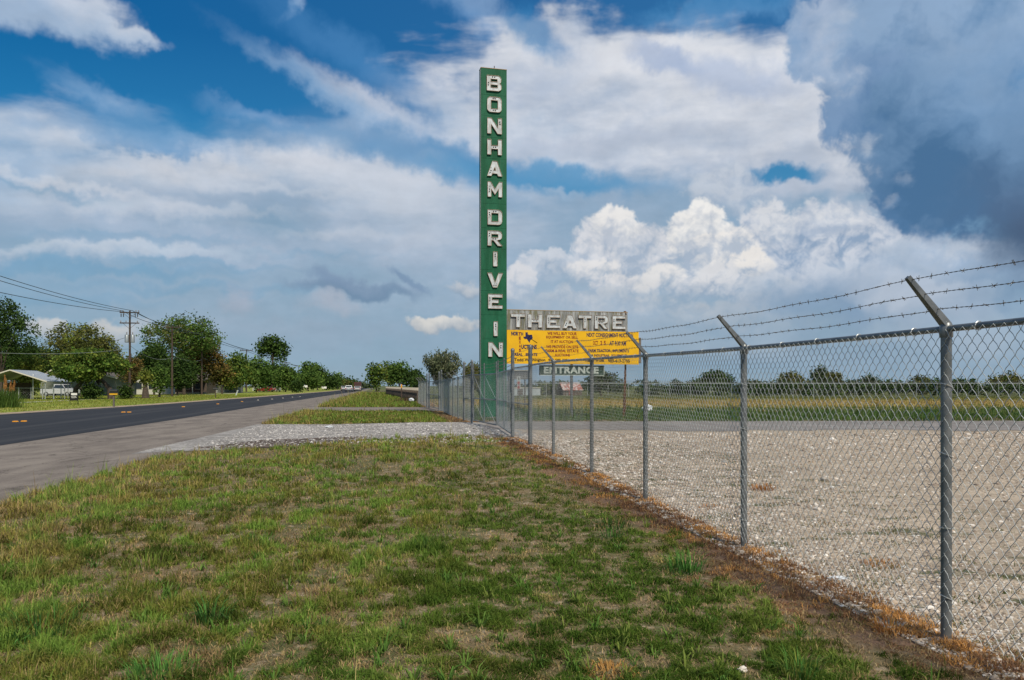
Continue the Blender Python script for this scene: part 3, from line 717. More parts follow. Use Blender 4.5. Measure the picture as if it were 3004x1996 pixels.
def rail(parent, p0, p1, h, r=.021, name='top_rail', n=8):
    pts = []
    for i in range(n + 1):
        t = i / n; x = p0[0] * (1 - t) + p1[0] * t; y = p0[1] * (1 - t) + p1[1] * t
        pts.append((x, y, zgf(x, y) + h))
    return MB().tube(pts, r, 12).obj(name, GALV, parent, smooth=True)
def ties(parent, x, y, r, hs, name='wire_tie'):
    b = zgf(x, y)
    for h in hs:
        o = MB(); tilt = random.uniform(-.02, .02); pts = []
        for i in range(13):
            t = 2 * math.pi * i / 12
            pts.append((x + math.cos(t) * (r + .006), y + math.sin(t) * (r + .006), b + h + math.cos(t) * tilt))
        o.tube(pts, .0028, 5, cap=False)
        o.tube([pts[9], (pts[9][0] - .03, pts[9][1] - .012, b + h + .012)], .0028, 5)
        o.obj(name, GALV_L, parent)
def rail_ties(parent, p0, p1, h, step, r=.021):
    L = math.hypot(p1[0] - p0[0], p1[1] - p0[1]); n = int(L / step)
    for k in range(1, n):
        o = MB(); t = (k + random.uniform(-.1, .1)) / n; x = p0[0] * (1 - t) + p1[0] * t; y = p0[1] * (1 - t) + p1[1] * t; b = zgf(x, y) + h
        pts = []
        for i in range(11):
            a = 2 * math.pi * i / 10
            pts.append((x + FN[0] * math.cos(a) * (r + .006) + FD[0] * .008 * i / 10, y + FN[1] * math.cos(a) * (r + .006) + FD[1] * .008 * i / 10, b + math.sin(a) * (r + .006)))
        o.tube(pts, .003, 5, cap=False)
        o.tube([pts[-1], (x + FN[0] * .03 + FD[0] * .06, y + FN[1] * .03 + FD[1] * .06, b - .03)], .003, 5)
        o.obj('wire_tie', GALV_L, parent)

HR = 1.98
near = empty('chain_link_fence', (*fpt(5.165), 0), label='near chain link fence with barbed wire, running from the right foreground to the gates', cat='fence')
ny = [-.9, 2.13, 5.165, 8.09, 11.16, 14.08, 17.3]
wm = lambda o, p: (setattr(o, 'parent', p), setattr(o, 'matrix_parent_inverse', Matrix.Translation(p.location).inverted()), o)[2]
class Adopt:
    """parents a thing's parts while keeping the coordinates they were built in"""
    def __init__(s, root): s.root = root; s.before = set(bpy.data.objects)
    def done(s):
        bpy.context.view_layer.update()
        inv = s.root.matrix_world.inverted()
        for o in bpy.data.objects:
            if o not in s.before and o.parent == s.root: o.matrix_parent_inverse = inv
ad = Adopt(near)
for i, y in enumerate(ny):
    x, _ = fpt(y)
    post(near, x, y, HR - .03, .0325, cap=False); arm(near, x, y, HR + .02)
    ties(near, x, y, .0325, (.28, .72, 1.18, 1.62))
xt, yt = fpt(20.1)
post(near, xt, yt, 2.44, .050)
rail(near, fpt(-1.2), fpt(20.1), HR, n=20)
rail_ties(near, fpt(-1.2), fpt(20.1), HR, .6)
out = FN * .034
link_mesh('wire_mesh', np.array(fpt(2.6)) + out, np.array(fpt(11.2)) + out, .08, HR + .028, near, side=FN)
link_mesh('wire_mesh', np.array(fpt(11.2)) + out, np.array(fpt(20.1)) + out, .08, HR + .028, near, side=FN, sides=3)
for k, t in enumerate(ARM_T):
    pts = [arm_pt(*fpt(y), HR + .02, t) for y in ny]
    pts.append(Vector((xt + FN[0] * .05, yt + FN[1] * .05, zgf(xt, yt) + (2.14, 2.25, 2.37)[k])))
    barbed(near, pts, seed=11 + k)
# the short panel beside the gate
g0, g1 = fpt(20.1), fpt(22.9)
post(near, *g1, 2.48, .050)
rail(near, g0, g1, HR - .02, .022); rail(near, g0, g1, 1.0, .022, 'mid_rail')
link_mesh('wire_mesh', np.array(g0) + out, np.array(g1) + out, .08, HR, near, side=FN, sides=3, mids=0)
for h in (2.12, 2.25, 2.38):
    barbed(near, [(g0[0], g0[1] - .05, zgf(*g0) + h), (g1[0], g1[1] - .05, zgf(*g1) + h)], seed=int(h * 100))
ad.done()

def gate(p0, p1, label, bars=(0, .5, 1), h=1.93, top=2.36, pitch=.05, grp='gate leaves'):
    g_ = empty('gate', (p0[0], p0[1], zgf(*p0)), label=label, cat='gate', group=grp)
    a = Adopt(g_)
    P0, P1 = np.array(p0, float), np.array(p1, float); L = np.linalg.norm(P1 - P0)
    base = (zgf(*p0) + zgf(*p1)) / 2
    def Q(t, z): q = P0 * (1 - t) + P1 * t; return (q[0], q[1], base + z)
    fr = MB(); r = .024
    e = .10 / L
    for t in bars:
        t = min(max(t, e), 1 - e)
        fr.tube([Q(t, .10), Q(t, top)], r, 10)
    for z in (.12, 1.0, h): fr.tube([Q(e, z), Q(1 - e, z)], r, 10)
    fr.obj('gate_frame', GALV, g_, smooth=True)
    br = MB()
    ts = [min(max(t, e), 1 - e) for t in bars]
    for a0, a1 in zip(ts[:-1], ts[1:]):
        br.tube([Q(a0, h), Q(a1, 1.0)], .008, 6); br.tube([Q(a0, 1.0), Q(a1, .12)], .008, 6)
    br.obj('brace', GALV_L, g_)
    nrm = np.array([-(P1 - P0)[1], (P1 - P0)[0]]) / L; nrm = nrm if nrm[0] < 0 else -nrm
    link_mesh('wire_mesh', P0 * (1 - e) + P1 * e + nrm * .03, P0 * e + P1 * (1 - e) + nrm * .03, .12, h, g_, side=nrm, pitch=pitch, sides=3, mids=0, r=.0019)
    for z in (2.07, 2.19, 2.31): barbed(g_, [Q(e, z), Q(1 - e, z)], seed=int(z * 50), fine=False, r=.0035)
    for z in (.35, 1.7): MB().tube([Q(-.008, z - .04), Q(-.008, z + .04)], .045, 8).beam(Q(0, z), Q(e, z), .02, .03).obj('hinge', GALV, g_)
    a.done(); return g_
mid = (-.50, 28.6)
gate((g1[0] - .02, g1[1] + .1), mid, 'nearer leaf of the driveway gate, hinged beside the post close to the yellow board')
gate((-1.57, 32.85), (mid[0] - .03, mid[1] + .14), 'farther leaf of the driveway gate, in front of the green pylon')

farf = empty('chain_link_fence', (-1.6, 33, 0), label='far chain link fence with barbed wire, running on beyond the driveway gates', cat='fence')
ad = Adopt(farf)
Lf = [(-1.62, 33.0), (-2.12, 36.0), (-4.45, 51.4), (-4.75, 53.2), (-5.95, 58.6), (-6.30, 60.4), (-8.0, 70.0)]
for i, (x, y) in enumerate(Lf[:-1]): post(farf, x, y, (2.52, 2.58, 2.58, 2.5, 2.48, 2.5)[i], .05)
def lerp2(a, b, t): return (a[0] * (1 - t) + b[0] * t, a[1] * (1 - t) + b[1] * t)
fi = [lerp2(Lf[1], Lf[2], k / 5) for k in range(1, 5)]
for q in fi: post(farf, *q, HR, .0325, cap=False); arm(farf, *q, HR + .02)
fe = [lerp2(Lf[5], Lf[6], k / 3) for k in range(1, 4)]
for q in fe: post(farf, *q, HR, .0325, cap=False); arm(farf, *q, HR + .02)
for a_, b_ in ((Lf[0], Lf[1]), (Lf[2], Lf[3]), (Lf[4], Lf[5])):
    rail(farf, a_, b_, HR); rail(farf, a_, b_, 1.0, name='mid_rail')
    for h in (2.12, 2.25, 2.38): barbed(farf, [(*a_, zgf(*a_) + h), (*b_, zgf(*b_) + h)], fine=False, seed=4, r=.004)
rail(farf, Lf[1], Lf[2], HR); rail(farf, Lf[5], Lf[6], HR)
for a_, b_ in ((Lf[0], Lf[2]), (Lf[2], Lf[3]), (Lf[4], Lf[6])):
    link_mesh('wire_mesh', np.array(a_) + out, np.array(b_) + out, .05, HR + .02, farf, side=FN, sides=3, mids=0, pitch=.06, dz=.07, r=.0027)
for k, t in enumerate(ARM_T):
    barbed(farf, [Vector((*Lf[1], 2.14 + .12 * k + zgf(*Lf[1])))] + [arm_pt(*q, HR + .02, t) for q in fi] + [Vector((*Lf[2], 2.14 + .12 * k + zgf(*Lf[2])))], fine=False, seed=k, r=.004)
    barbed(farf, [Vector((*Lf[5], 2.14 + .12 * k))] + [arm_pt(*q, HR + .02, t) for q in fe], fine=False, seed=k, r=.004)
ad.done()
gate((Lf[3][0] - .01, Lf[3][1] + .08), lerp2(Lf[3], Lf[4], .985), 'distant closed gate at the end of the concrete driveway', pitch=.07, grp=None)

# back fence across the field
bf = empty('chain_link_fence', (0, 121, 0), label='low grey chain link fence across the far side of the field', cat='fence')
ad = Adopt(bf)
for k in range(0, 36):
    x = -1 + k * 3.05
    MB().tube([(x, 121, 0), (x, 121, 2.0), (x - .18, 120.9, 2.35)], .035, 6).obj('fence_post', GALV_L, bf)
MB().tube([(-1, 121, 1.97), (105.6, 121, 1.97)], .045, 6).obj('top_rail', GALV_L, bf)
link_mesh('wire_mesh', (-1, 121), (105, 121), .05, 1.95, bf, sides=3, mids=0, pitch=.3, dz=.3, r=.0035)
for k in range(3):
    MB().tube([(-1, 120.95 - .06 * k, 2.08 + .12 * k), (105, 120.95 - .06 * k, 2.08 + .12 * k)], .010, 4).obj('barbed_wire', GALV_D, bf)
ad.done()

# ================================================================== the theatre sign
def curve_mesh(splines, depth):
    """filled flat shape with holes, given thickness; returns (verts, faces) in x / y with z = +-depth/2"""
    cu = bpy.data.curves.new('tmp', 'CURVE'); cu.dimensions = '2D'; cu.fill_mode = 'BOTH'; cu.extrude = depth / 2
    for pts in splines:
        sp = cu.splines.new('POLY'); sp.points.add(len(pts) - 1)
        for p, q in zip(sp.points, pts): p.co = (q[0], q[1], 0, 1)
        sp.use_cyclic_u = True
    return _curve_out(cu)
def _curve_out(cu):
    o = bpy.data.objects.new('tmp', cu); COL.objects.link(o)
    bpy.context.view_layer.update()
    me = bpy.data.meshes.new_from_object(o.evaluated_get(bpy.context.evaluated_depsgraph_get()))
    V = [tuple(v.co) for v in me.vertices]; Fc = [list(p.vertices) for p in me.polygons]
    bpy.data.objects.remove(o); bpy.data.curves.remove(cu); bpy.data.meshes.remove(me)
    return V, Fc
def text_mesh(s, bold=0.0, depth=.0, spacing=1.0):
    cu = bpy.data.curves.new('tmp', 'FONT'); cu.body = s; cu.size = 1; cu.offset = bold; cu.extrude = depth; cu.space_character = spacing
    cu.resolution_u = 3
    return _curve_out(cu)
def chamf(x0, y0, x1, y1, c, corners=(1, 1, 1, 1)):
    """rectangle with rounded corners, in order bottom-left, bottom-right, top-right, top-left"""
    P_ = []
    for (cx, cy, sx, sy, k, a0) in ((x0, y0, 1, 1, 0, 180), (x1, y0, -1, 1, 1, 270), (x1, y1, -1, -1, 2, 0), (x0, y1, 1, -1, 3, 90)):
        if corners[k]:
            for i in range(5):
                a = math.radians(a0 + 90 * i / 4)
                P_.append((cx + sx * c + c * math.cos(a), cy + sy * c + c * math.sin(a)))
        else: P_.append((cx, cy))
    return P_
def R4(x0, y0, x1, y1): return [(x0, y0), (x1, y0), (x1, y1), (x0, y1)]
s_, t_ = .26, .20
GLY = {
 'I': ([[(0, 0), (1, 0), (1, 1), (0, 1)]], [(.5, .80), (.5, .66)]),
 'O': ([chamf(0, 0, 1, 1, .24), R4(s_, t_ + .02, 1 - s_, 1 - t_ - .02)], [(.42, .89), (.56, .89), (.42, .11), (.56, .11)]),
 'D': ([chamf(0, 0, 1, 1, .26, (0, 1, 1, 0)), R4(s_, t_ + .02, 1 - s_, 1 - t_ - .02)], [(.12, .80), (.12, .66), (.42, .89), (.56, .89)]),
 'B': ([[(0, 0), (.80, 0), (.93, .06), (1, .18), (1, .36), (.95, .46), (.88, .51), (.94, .56), (.98, .66), (.98, .82), (.92, .94), (.80, 1), (0, 1)], R4(s_, t_ + .02, 1 - s_, .40), R4(s_, .60, 1 - s_ - .02, 1 - t_ - .02)], [(.10, .50), (.10, .37), (.38, .90), (.54, .90)]),
 'R': ([[(0, 0), (s_, 0), (s_, .36), (.40, .36), (.72, 0), (1.02, 0), (.66, .38), (.86, .42), (.98, .52), (1, .66), (1, .80), (.93, .93), (.78, 1), (0, 1)], R4(s_, .56, 1 - s_, 1 - t_ - .02)], [(.12, .80), (.12, .66), (.38, .46), (.54, .46)]),
 'N': ([[(0, 0), (s_, 0), (s_, .62), (.72, 0), (1, 0), (1, 1), (1 - s_, 1), (1 - s_, .38), (.28, 1), (0, 1)]], [(.87, .78), (.87, .62)]),
 'H': ([[(0, 0), (s_, 0), (s_, .38), (1 - s_, .38), (1 - s_, 0), (1, 0), (1, 1), (1 - s_, 1), (1 - s_, .60), (s_, .60), (s_, 1), (0, 1)]], [(.42, .49), (.57, .49)]),
 'A': ([[(-.02, 0), (.26, 0), (.33, .17), (.67, .17), (.74, 0), (1.02, 0), (.66, 1), (.34, 1)], [(.41, .38), (.59, .38), (.50, .62)]], [(.24, .36), (.18, .22)]),
 'M': ([[(0, 0), (.24, 0), (.24, .55), (.50, .15), (.76, .55), (.76, 0), (1, 0), (1, 1), (.80, 1), (.50, .52), (.20, 1), (0, 1)]], [(.12, .50), (.12, .36)]),
 'V': ([[(.36, 0), (.64, 0), (1.02, 1), (.74, 1), (.50, .34), (.26, 1), (-.02, 1)]], [(.42, .14), (.56, .14)]),
 'E': ([[(0, 0), (1, 0), (1, .22), (s_, .22), (s_, .39), (.72, .39), (.72, .61), (s_, .61), (s_, .78), (1, .78), (1, 1), (0, 1)]], [(.12, .72), (.12, .58)]),
 'T': ([[(.37, 0), (.63, 0), (.63, .76), (1, .76), (1, 1), (0, 1), (0, .76), (.37, .76)]], [(.5, .68), (.5, .54)]),
}
WHITE_P = pbr('white_enamel', (.54, .60, .63), .5, .1, col2=(.36, .38, .38), vscale=5, stretch=(1, 1, .5))
RIM = pbr('letter_return', (.52, .44, .36), .6, .2, col2=(.30, .18, .10), vscale=12)
HOLE = pbr('socket_hole', (.008, .008, .008), .9)
TUBEG = pbr('neon_stub', (.25, .27, .27), .3)
def b_green(g, co):
    x, y, z = g.sep(co)
    n1 = g.noise(g.v('MULTIPLY', co, (1.4, 1.4, .35)), 1.6, 6, .62).outputs[0]; n2 = g.noise(co, 9, 4, .6).outputs[0]
    c = g.mix(g.mapr(n1, .32, .68), (.008, .080, .038, 1), (.017, .120, .064, 1))
    c = g.mix(g.mapr(n2, .52, .75, 0, .7), c, (.007, .052, .027, 1))
    n3 = g.noise(g.v('MULTIPLY', co, (5, 5, .25)), 2.5, 4, .6).outputs[0]
    c = g.mix(g.mapr(n3, .56, .68, 0, .5), c, (.050, .115, .075, 1))
    n4 = g.noise(g.v('MULTIPLY', co, (7, 7, .5)), 1.3, 5, .65).outputs[0]
    c = g.mix(g.mapr(n4, .60, .70, 0, .6), c, (.030, .045, .022, 1))
    return c, n2
GREEN = ground_material('weathered_green_enamel', b_green, rough=.55, bump=.08, bdist=.01)
def b_zinc(g, co):
    n1 = g.noise(g.v('MULTIPLY', co, (1.2, 1.2, .35)), 2.2, 6, .65).outputs[0]; n2 = g.noise(g.v('MULTIPLY', co, (3, 3, .5)), 3.0, 5, .6).outputs[0]
    c = g.mix(g.mapr(n1, .35, .62), (.30, .32, .32, 1), (.155, .165, .17, 1))
    c = g.mix(g.mapr(n2, .48, .60, 0, .85), c, (.135, .135, .075, 1))
    c = g.mix(g.mapr(g.noise(g.v('MULTIPLY', co, (4, 4, .4)), 1.6, 5, .6).outputs[0], .52, .64, 0, .8), c, (.40, .43, .44, 1))
    c = g.mix(g.mapr(g.noise(co, 5, 4, .6).outputs[0], .62, .74, 0, .8), c, (.12, .085, .06, 1))
    return c, n2
ZINC = ground_material('streaked_zinc', b_zinc, rough=.5, bump=.1, bdist=.01)
YELL = pbr('yellow_banner', (.74, .43, .006), .55, col2=(.66, .37, .006), vscale=1.5)
NAVY = pbr('navy_ink', (.012, .012, .07), .6)
DRED = pbr('maroon_ink', (.20, .02, .012), .6)
BLKI = pbr('black_ink', (.012, .012, .012), .6)
RUST = pbr('rusty_pipe', (.16, .075, .04), .9, col2=(.07, .045, .035), vscale=7)
EDGE = pbr('edge_trim', (.36, .27, .15), .6)
PALE = pbr('pale_letter', (.46, .52, .48), .6, col2=(.34, .40, .37), vscale=6)
DGRN = pbr('dark_green_board', (.010, .034, .022), .6, col2=(.018, .048, .034), vscale=6)

SA = math.radians(14); SX0, SY0 = -1.521, 40.0
sign = empty('theatre_sign', (SX0, SY0, 0), rz=SA, label='tall green roadside pylon sign with white channel letters and a yellow banner board beside it', cat='sign')
bpy.context.view_layer.update()
def sl(px, py, back=0.0):
    """photo point -> local (s, z) on the sign's front plane"""
    k = (px - CX) / F; e, d_ = math.sin(SA), math.cos(SA); x0 = SX0 - e * back; y0 = SY0 + d_ * back
    s = (k * y0 - x0) / (d_ - k * e)
    return s, EYE + (HY - py) / F * (y0 + e * s)
W_T = sl(1486.5, 600)[0]; H_T = 17.22
tw = MB()
ZS = [sl(1448, p)[1] for p in (279.6, 341, 404, 466, 528, 598, 670, 731, 792, 853.5, 924, 995, 1057)]
zz = [H_T] + ZS + [0.03]
for a, b in zip(zz[:-1], zz[1:]):
    tw.box((W_T / 2, .20, (a + b) / 2), (W_T, .40, a - b - .008))
tw.box((W_T / 2, .21, H_T / 2), (W_T - .05, .37, H_T - .06))
tw.obj('pylon', GREEN, sign)
MB().box((W_T / 2, .20, H_T + .012), (W_T + .02, .43, .024)).obj('top_cap', EDGE, sign)
MB().tube([(W_T * .55, .2, H_T), (W_T * .55, .2, H_T + .22)], .02, 6).obj('lightning_pin', RUST, sign)
MB().box((W_T / 2, .2, -.1), (W_T + .35, .8, .36)).obj('base', M_CONC, sign)
MB().box((-.008, .06, H_T / 2), (.014, .05, H_T - .1)).obj('corner_trim', pbr('pale_trim', (.42, .47, .45), .5), sign)

def letter(ch, x0, z0, x1, z1, front, depth=.06):
    w, h = x1 - x0, z1 - z0
    sp, holes = GLY[ch]
    V, Fc = curve_mesh([[(x0 + a * w, z0 + b * h) for a, b in pl] for pl in sp], depth)
    body = np_mesh('letter', [(x, front - depth / 2 - .001 - z, y) for x, y, z in V], Fc, WHITE_P, sign)
    # raised returns round the open face
    rim = MB(); fy = front - depth
    for pl in sp:
        pts = [(x0 + a * w, z0 + b * h) for a, b in pl]
        cx_ = sum(p[0] for p in pts) / len(pts)
        for p, q in zip(pts, pts[1:] + pts[:1]):
            if math.hypot(q[0] - p[0], q[1] - p[1]) > .004:
                rim.beam((p[0], fy - .012, p[1]), (q[0], fy - .012, q[1]), .028, .012, up=(0, 0, 1) if abs(p[1] - q[1]) < abs(p[0] - q[0]) else (1, 0, 0))
    ro = rim.obj('rim', RIM, sign); ro.parent = body
    for a, b in holes:
        hm = MB(); c = (x0 + a * w, z0 + b * h); n = 10; r = h * .042
        vs = [(c[0] + r * math.cos(2 * math.pi * i / n), fy - .004, c[1] + r * math.sin(2 * math.pi * i / n)) for i in range(n)]
        hm.add(vs + [(v[0], v[1] - .004, v[2]) for v in vs], [list(range(n)), list(range(2 * n - 1, n - 1, -1))] + [[i, (i + 1) % n, n + (i + 1) % n, n + i] for i in range(n)])
        ho = hm.obj('socket_hole', HOLE, sign); ho.parent = body
    # broken neon supports
    st = MB()
    for k in range(3):
        a, b = holes[k % len(holes)]; dx_, dz_ = random.uniform(-.06, .06), random.uniform(-.28, .28)
        c = (x0 + (a + dx_) * w, z0 + min(.95, max(.05, b + dz_)) * h)
        st.tube([(c[0], fy, c[1]), (c[0] + .01, fy - .05, c[1])], .010, 5)
    so = st.obj('tube_support', TUBEG, sign); so.parent = body
    body['label'] = 'white channel letter ' + ch
    return body
TL = [('B', 1427.5, 1470, 224, 268.5), ('O', 1428.5, 1470.5, 286.6, 330.7), ('N', 1429, 1471, 348.5, 394), ('H', 1429, 1471, 411, 455.5), ('A', 1429.5, 1471.5, 474.5, 518), ('M', 1430, 1472, 535, 579),
      ('D', 1430, 1472, 617, 660.5), ('R', 1430, 1471.5, 678.5, 722), ('I', 1446, 1458, 739.6, 782), ('V', 1430, 1473, 802, 844), ('E', 1431.5, 1473, 864, 906), ('I', 1447.5, 1459, 944, 986), ('N', 1432, 1474, 1005, 1047)]
for ch, xa, xb, ya, yb in TL:
    xm = (xa + xb) / 2
    letter(ch, sl(xa, ya)[0], sl(xm, yb)[1], sl(xb, ya)[0], sl(xm, ya)[1], 0.0)

# grey THEATRE board
bx0, bx1 = W_T + .004, sl(1842.5, 940)[0]
bz1, bz0 = sl(1489, 909)[1], sl(1489, 967.5)[1]
tb = MB(); npan = 4
for k in range(npan):
    a = bx0 + (bx1 - bx0) * k / npan; b = bx0 + (bx1 - bx0) * (k + 1) / npan
    tb.box(((a + b) / 2, .20, (bz0 + bz1) / 2), (b - a - .008, .28, bz1 - bz0))
tb.box(((bx0 + bx1) / 2, .205, (bz0 + bz1) / 2), (bx1 - bx0 - .02, .262, bz1 - bz0 - .02))
tb.obj('title_board', ZINC, sign)
MB().box(((bx0 + bx1) / 2, .20, bz1 + .013), (bx1 - bx0 + .02, .31, .026)).obj('board_cap', EDGE, sign)
MB().box((bx1 - .09, .20, bz1 + .055), (.10, .12, .06)).tube([(bx1 - .16, .1, bz1 + .02), (bx1 - .08, .03, bz1 - .10)], .025, 6).obj('junction_box', RUST, sign)
z4 = lambda a, b: (1460 + a * .1949, 880 + b * .1949)
for ch, a, b, t, u in (('T', 203, 412, 207, 410), ('H', 457, 668, 213, 415), ('E', 738, 942, 222, 422), ('A', 985, 1190, 226, 428), ('T', 1218, 1412, 228, 430), ('R', 1462, 1660, 233, 435), ('E', 1728, 1925, 238, 438)):
    (xa, ya), (xb, yb) = z4(a, t), z4(b, u); xm = (xa + xb) / 2
    letter(ch, sl(xa, ya)[0], sl(xm, yb)[1], sl(xb, ya)[0], sl(xm, ya)[1], .06, .06)

# yellow banner board with its writing
yx0, yx1 = W_T + .006, sl(1873.5, 1000)[0]
yz1, yz0 = sl(1491, 968.3)[1], sl(1491, 1067.5)[1]
MB().box(((yx0 + yx1) / 2, .008, (yz0 + yz1) / 2), (yx1 - yx0, .05, yz1 - yz0)).obj('banner_board', YELL, sign)
MB().box(((yx0 + bx1) / 2, .14, (yz0 + yz1) / 2), (bx1 - yx0 - .1, .2, yz1 - yz0 - .06)).obj('backing_frame', pbr('dark_frame', (.07, .065, .06), .8), sign)
MB().box((yx1 + .15 - .04, .19, (yz0 + yz1) / 2 - .10), (.30 - .12, .10, yz1 - yz0 - .36)).obj('side_post', pbr('grey_timber', (.10, .085, .075), .9, col2=(.2, .17, .15), vscale=12), sign)
FY = .008 - .025
def write(s, x0, y0, x1, y1, mat, coords=None, bold=.035, name='lettering', front=FY):
    """text fitted to a box given on the photo (top-left, bottom-right)"""
    V, Fc = text_mesh(s, bold, .0)
    V = np.array(V); mn, mx_ = V.min(0), V.max(0)
    s0, za = sl(x0, y0); s1, _ = sl(x1, y0); zb = sl(x0, y1)[1]
    X = s0 + (V[:, 0] - mn[0]) / (mx_[0] - mn[0]) * (s1 - s0); Z = zb + (V[:, 1] - mn[1]) / (mx_[1] - mn[1]) * (za - zb)
    # follow the slight fall of the board's far end
    n = len(V)
    VV = np.stack([X, np.full(n, front - .005), Z], -1)
    return np_mesh(name, VV, Fc, mat, sign)
zb_ = lambda a, b: (1480 + a * .09322, 960 + b * .09324)      # second close look at the left half
def wl(s, a, b, c, d, mat, **k):
    p, q = zb_(a, b), zb_(c, d); return write(s, p[0], p[1], q[0], q[1], mat, **k)
def wr(s, a, b, c, d, mat, **k):
    p, q = z4(a, b), z4(c, d); return write(s, p[0], p[1], q[0], q[1], mat, **k)
wl('NOR', 208, 140, 432, 268, NAVY, bold=.05); wl('T', 432, 160, 518, 275, DRED, bold=.05); wl('H', 522, 165, 585, 270, NAVY, bold=.05)
for ch, y in (('E', 300), ('X', 420), ('A', 545), ('S', 675)): wl(ch, 450, y, 515, y + 100, DRED, bold=.05)
wl('UCTIONS', 525, 550, 1012, 690, NAVY, bold=.05)
wl('REAL   ESTATE', 318, 815, 1030, 908, NAVY, bold=.045)
wl('Todd Washington', 300, 978, 1282, 1100, BLKI, bold=.03); wl('940-585-9320', 1375, 995, 2045, 1085, BLKI, bold=.03)
for s, a, b, c, d in (('WE WILL BUY YOUR', 1345, 150, 2270, 248), ('EQUIPMENT OR SELL', 1310, 275, 2310, 368), ('IT AT AUCTION', 1455, 412, 2150, 500), ('WE PROVIDE ON SITE', 1305, 570, 2315, 662), ('FARM & REAL ESTATE', 1285, 695, 2330, 790), ('AUCTIONS', 1575, 835, 2055, 922)):
    wl(s, a, b, c, d, DRED, bold=.028)
wr('NEXT CONSIGNMENT AUCTION', 1337, 496, 2035, 558, NAVY, bold=.028)
wr('OCT', 1432, 618, 1508, 682, DRED, bold=.028); wr('2', 1542, 618, 1572, 682, DRED, bold=.028); wr('5', 1594, 618, 1625, 682, DRED, bold=.028); wr('AT 9:30 AM', 1682, 620, 1928, 690, NAVY, bold=.028)
wr('FARM TRACTOR , IMPLEMENTS', 1365, 740, 1975, 795, NAVY, bold=.028); wr('& INDUSTRAIL  EQUIPMENT', 1408, 818, 1940, 862, NAVY, bold=.028)
wr('Kenny Wolfe', 1315, 893, 1600, 945, BLKI, bold=.03); wr('903-413-2705', 1660, 893, 1985, 945, BLKI, bold=.03)
# state outline and gavel
tx = [(655, 165), (728, 165), (730, 235), (790, 245), (865, 240), (872, 290), (888, 345), (870, 375), (830, 400), (795, 440), (798, 492), (770, 480), (745, 440), (705, 385), (680, 368), (640, 385), (610, 350), (580, 305), (658, 300)]
pts = [sl(*zb_(a, b)) for a, b in tx]
V, Fc = curve_mesh([pts], .004); np_mesh('state_emblem', [(x, FY - .004 - z, y) for x, y, z in V], Fc, NAVY, sign)
gv = MB(); p, q = sl(*zb_(800, 345)), sl(*zb_(1028, 497)); gv.beam((p[0], FY - .012, p[1]), (q[0], FY - .012, q[1]), .03, .006)
p, q = sl(*zb_(735, 345)), sl(*zb_(800, 262)); gv.beam((p[0], FY - .012, p[1]), (q[0], FY - .012, q[1]), .08, .006)
gv.obj('gavel_emblem', BLKI, sign)
# ENTRANCE board below
ex0, ez1 = sl(1584, 1072.5, .12); ex1, ez0 = sl(1772, 1101.5, .12)
MB().box(((ex0 + ex1) / 2, .20, (ez0 + ez1) / 2), (ex1 - ex0, .16, ez1 - ez0)).obj('entrance_board', DGRN, sign)
tr = MB()
for z in (ez0, ez1): tr.box(((ex0 + ex1) / 2, .115, z), (ex1 - ex0, .02, .03))
for x in (ex1,): tr.box((x, .115, (ez0 + ez1) / 2), (.035, .02, ez1 - ez0 - .034))
tr.obj('entrance_trim', PALE, sign)
z8 = lambda a, b: (1480 + a * .1356, 1060 + b * .1356)
V, Fc = text_mesh('ENTRANCE', .045, 0, 1.08); V = np.array(V); mn, mx_ = V.min(0), V.max(0)
lx0, lz1 = sl(*z8(850, 112), .12); lx1, lz0 = sl(*z8(2035, 272), .12)
np_mesh('entrance_lettering', np.stack([lx0 + (V[:, 0] - mn[0]) / (mx_[0] - mn[0]) * (lx1 - lx0), np.full(len(V), .112), lz0 + (V[:, 1] - mn[1]) / (mx_[1] - mn[1]) * (lz1 - lz0)], -1), Fc, PALE, sign)
px_ = sl(1677, 1110, .2)[0]
MB().tube([(px_, .22, -.1), (px_, .22, yz0 + .1)], .075, 10).obj('support_post', GALV, sign, smooth=True)
for k, (a, b) in enumerate(((1836, 1829), (1837, 1845))):
    s0 = sl(a, 1080, .2)[0]; s1 = sl(b, 1215, .2)[0]
    MB().tube([(s0, .24 + .03 * k, yz0 + .3), (s1, .24 + (k * .5), -.1)], .042, 8).obj('support_leg', RUST, sign, smooth=True)

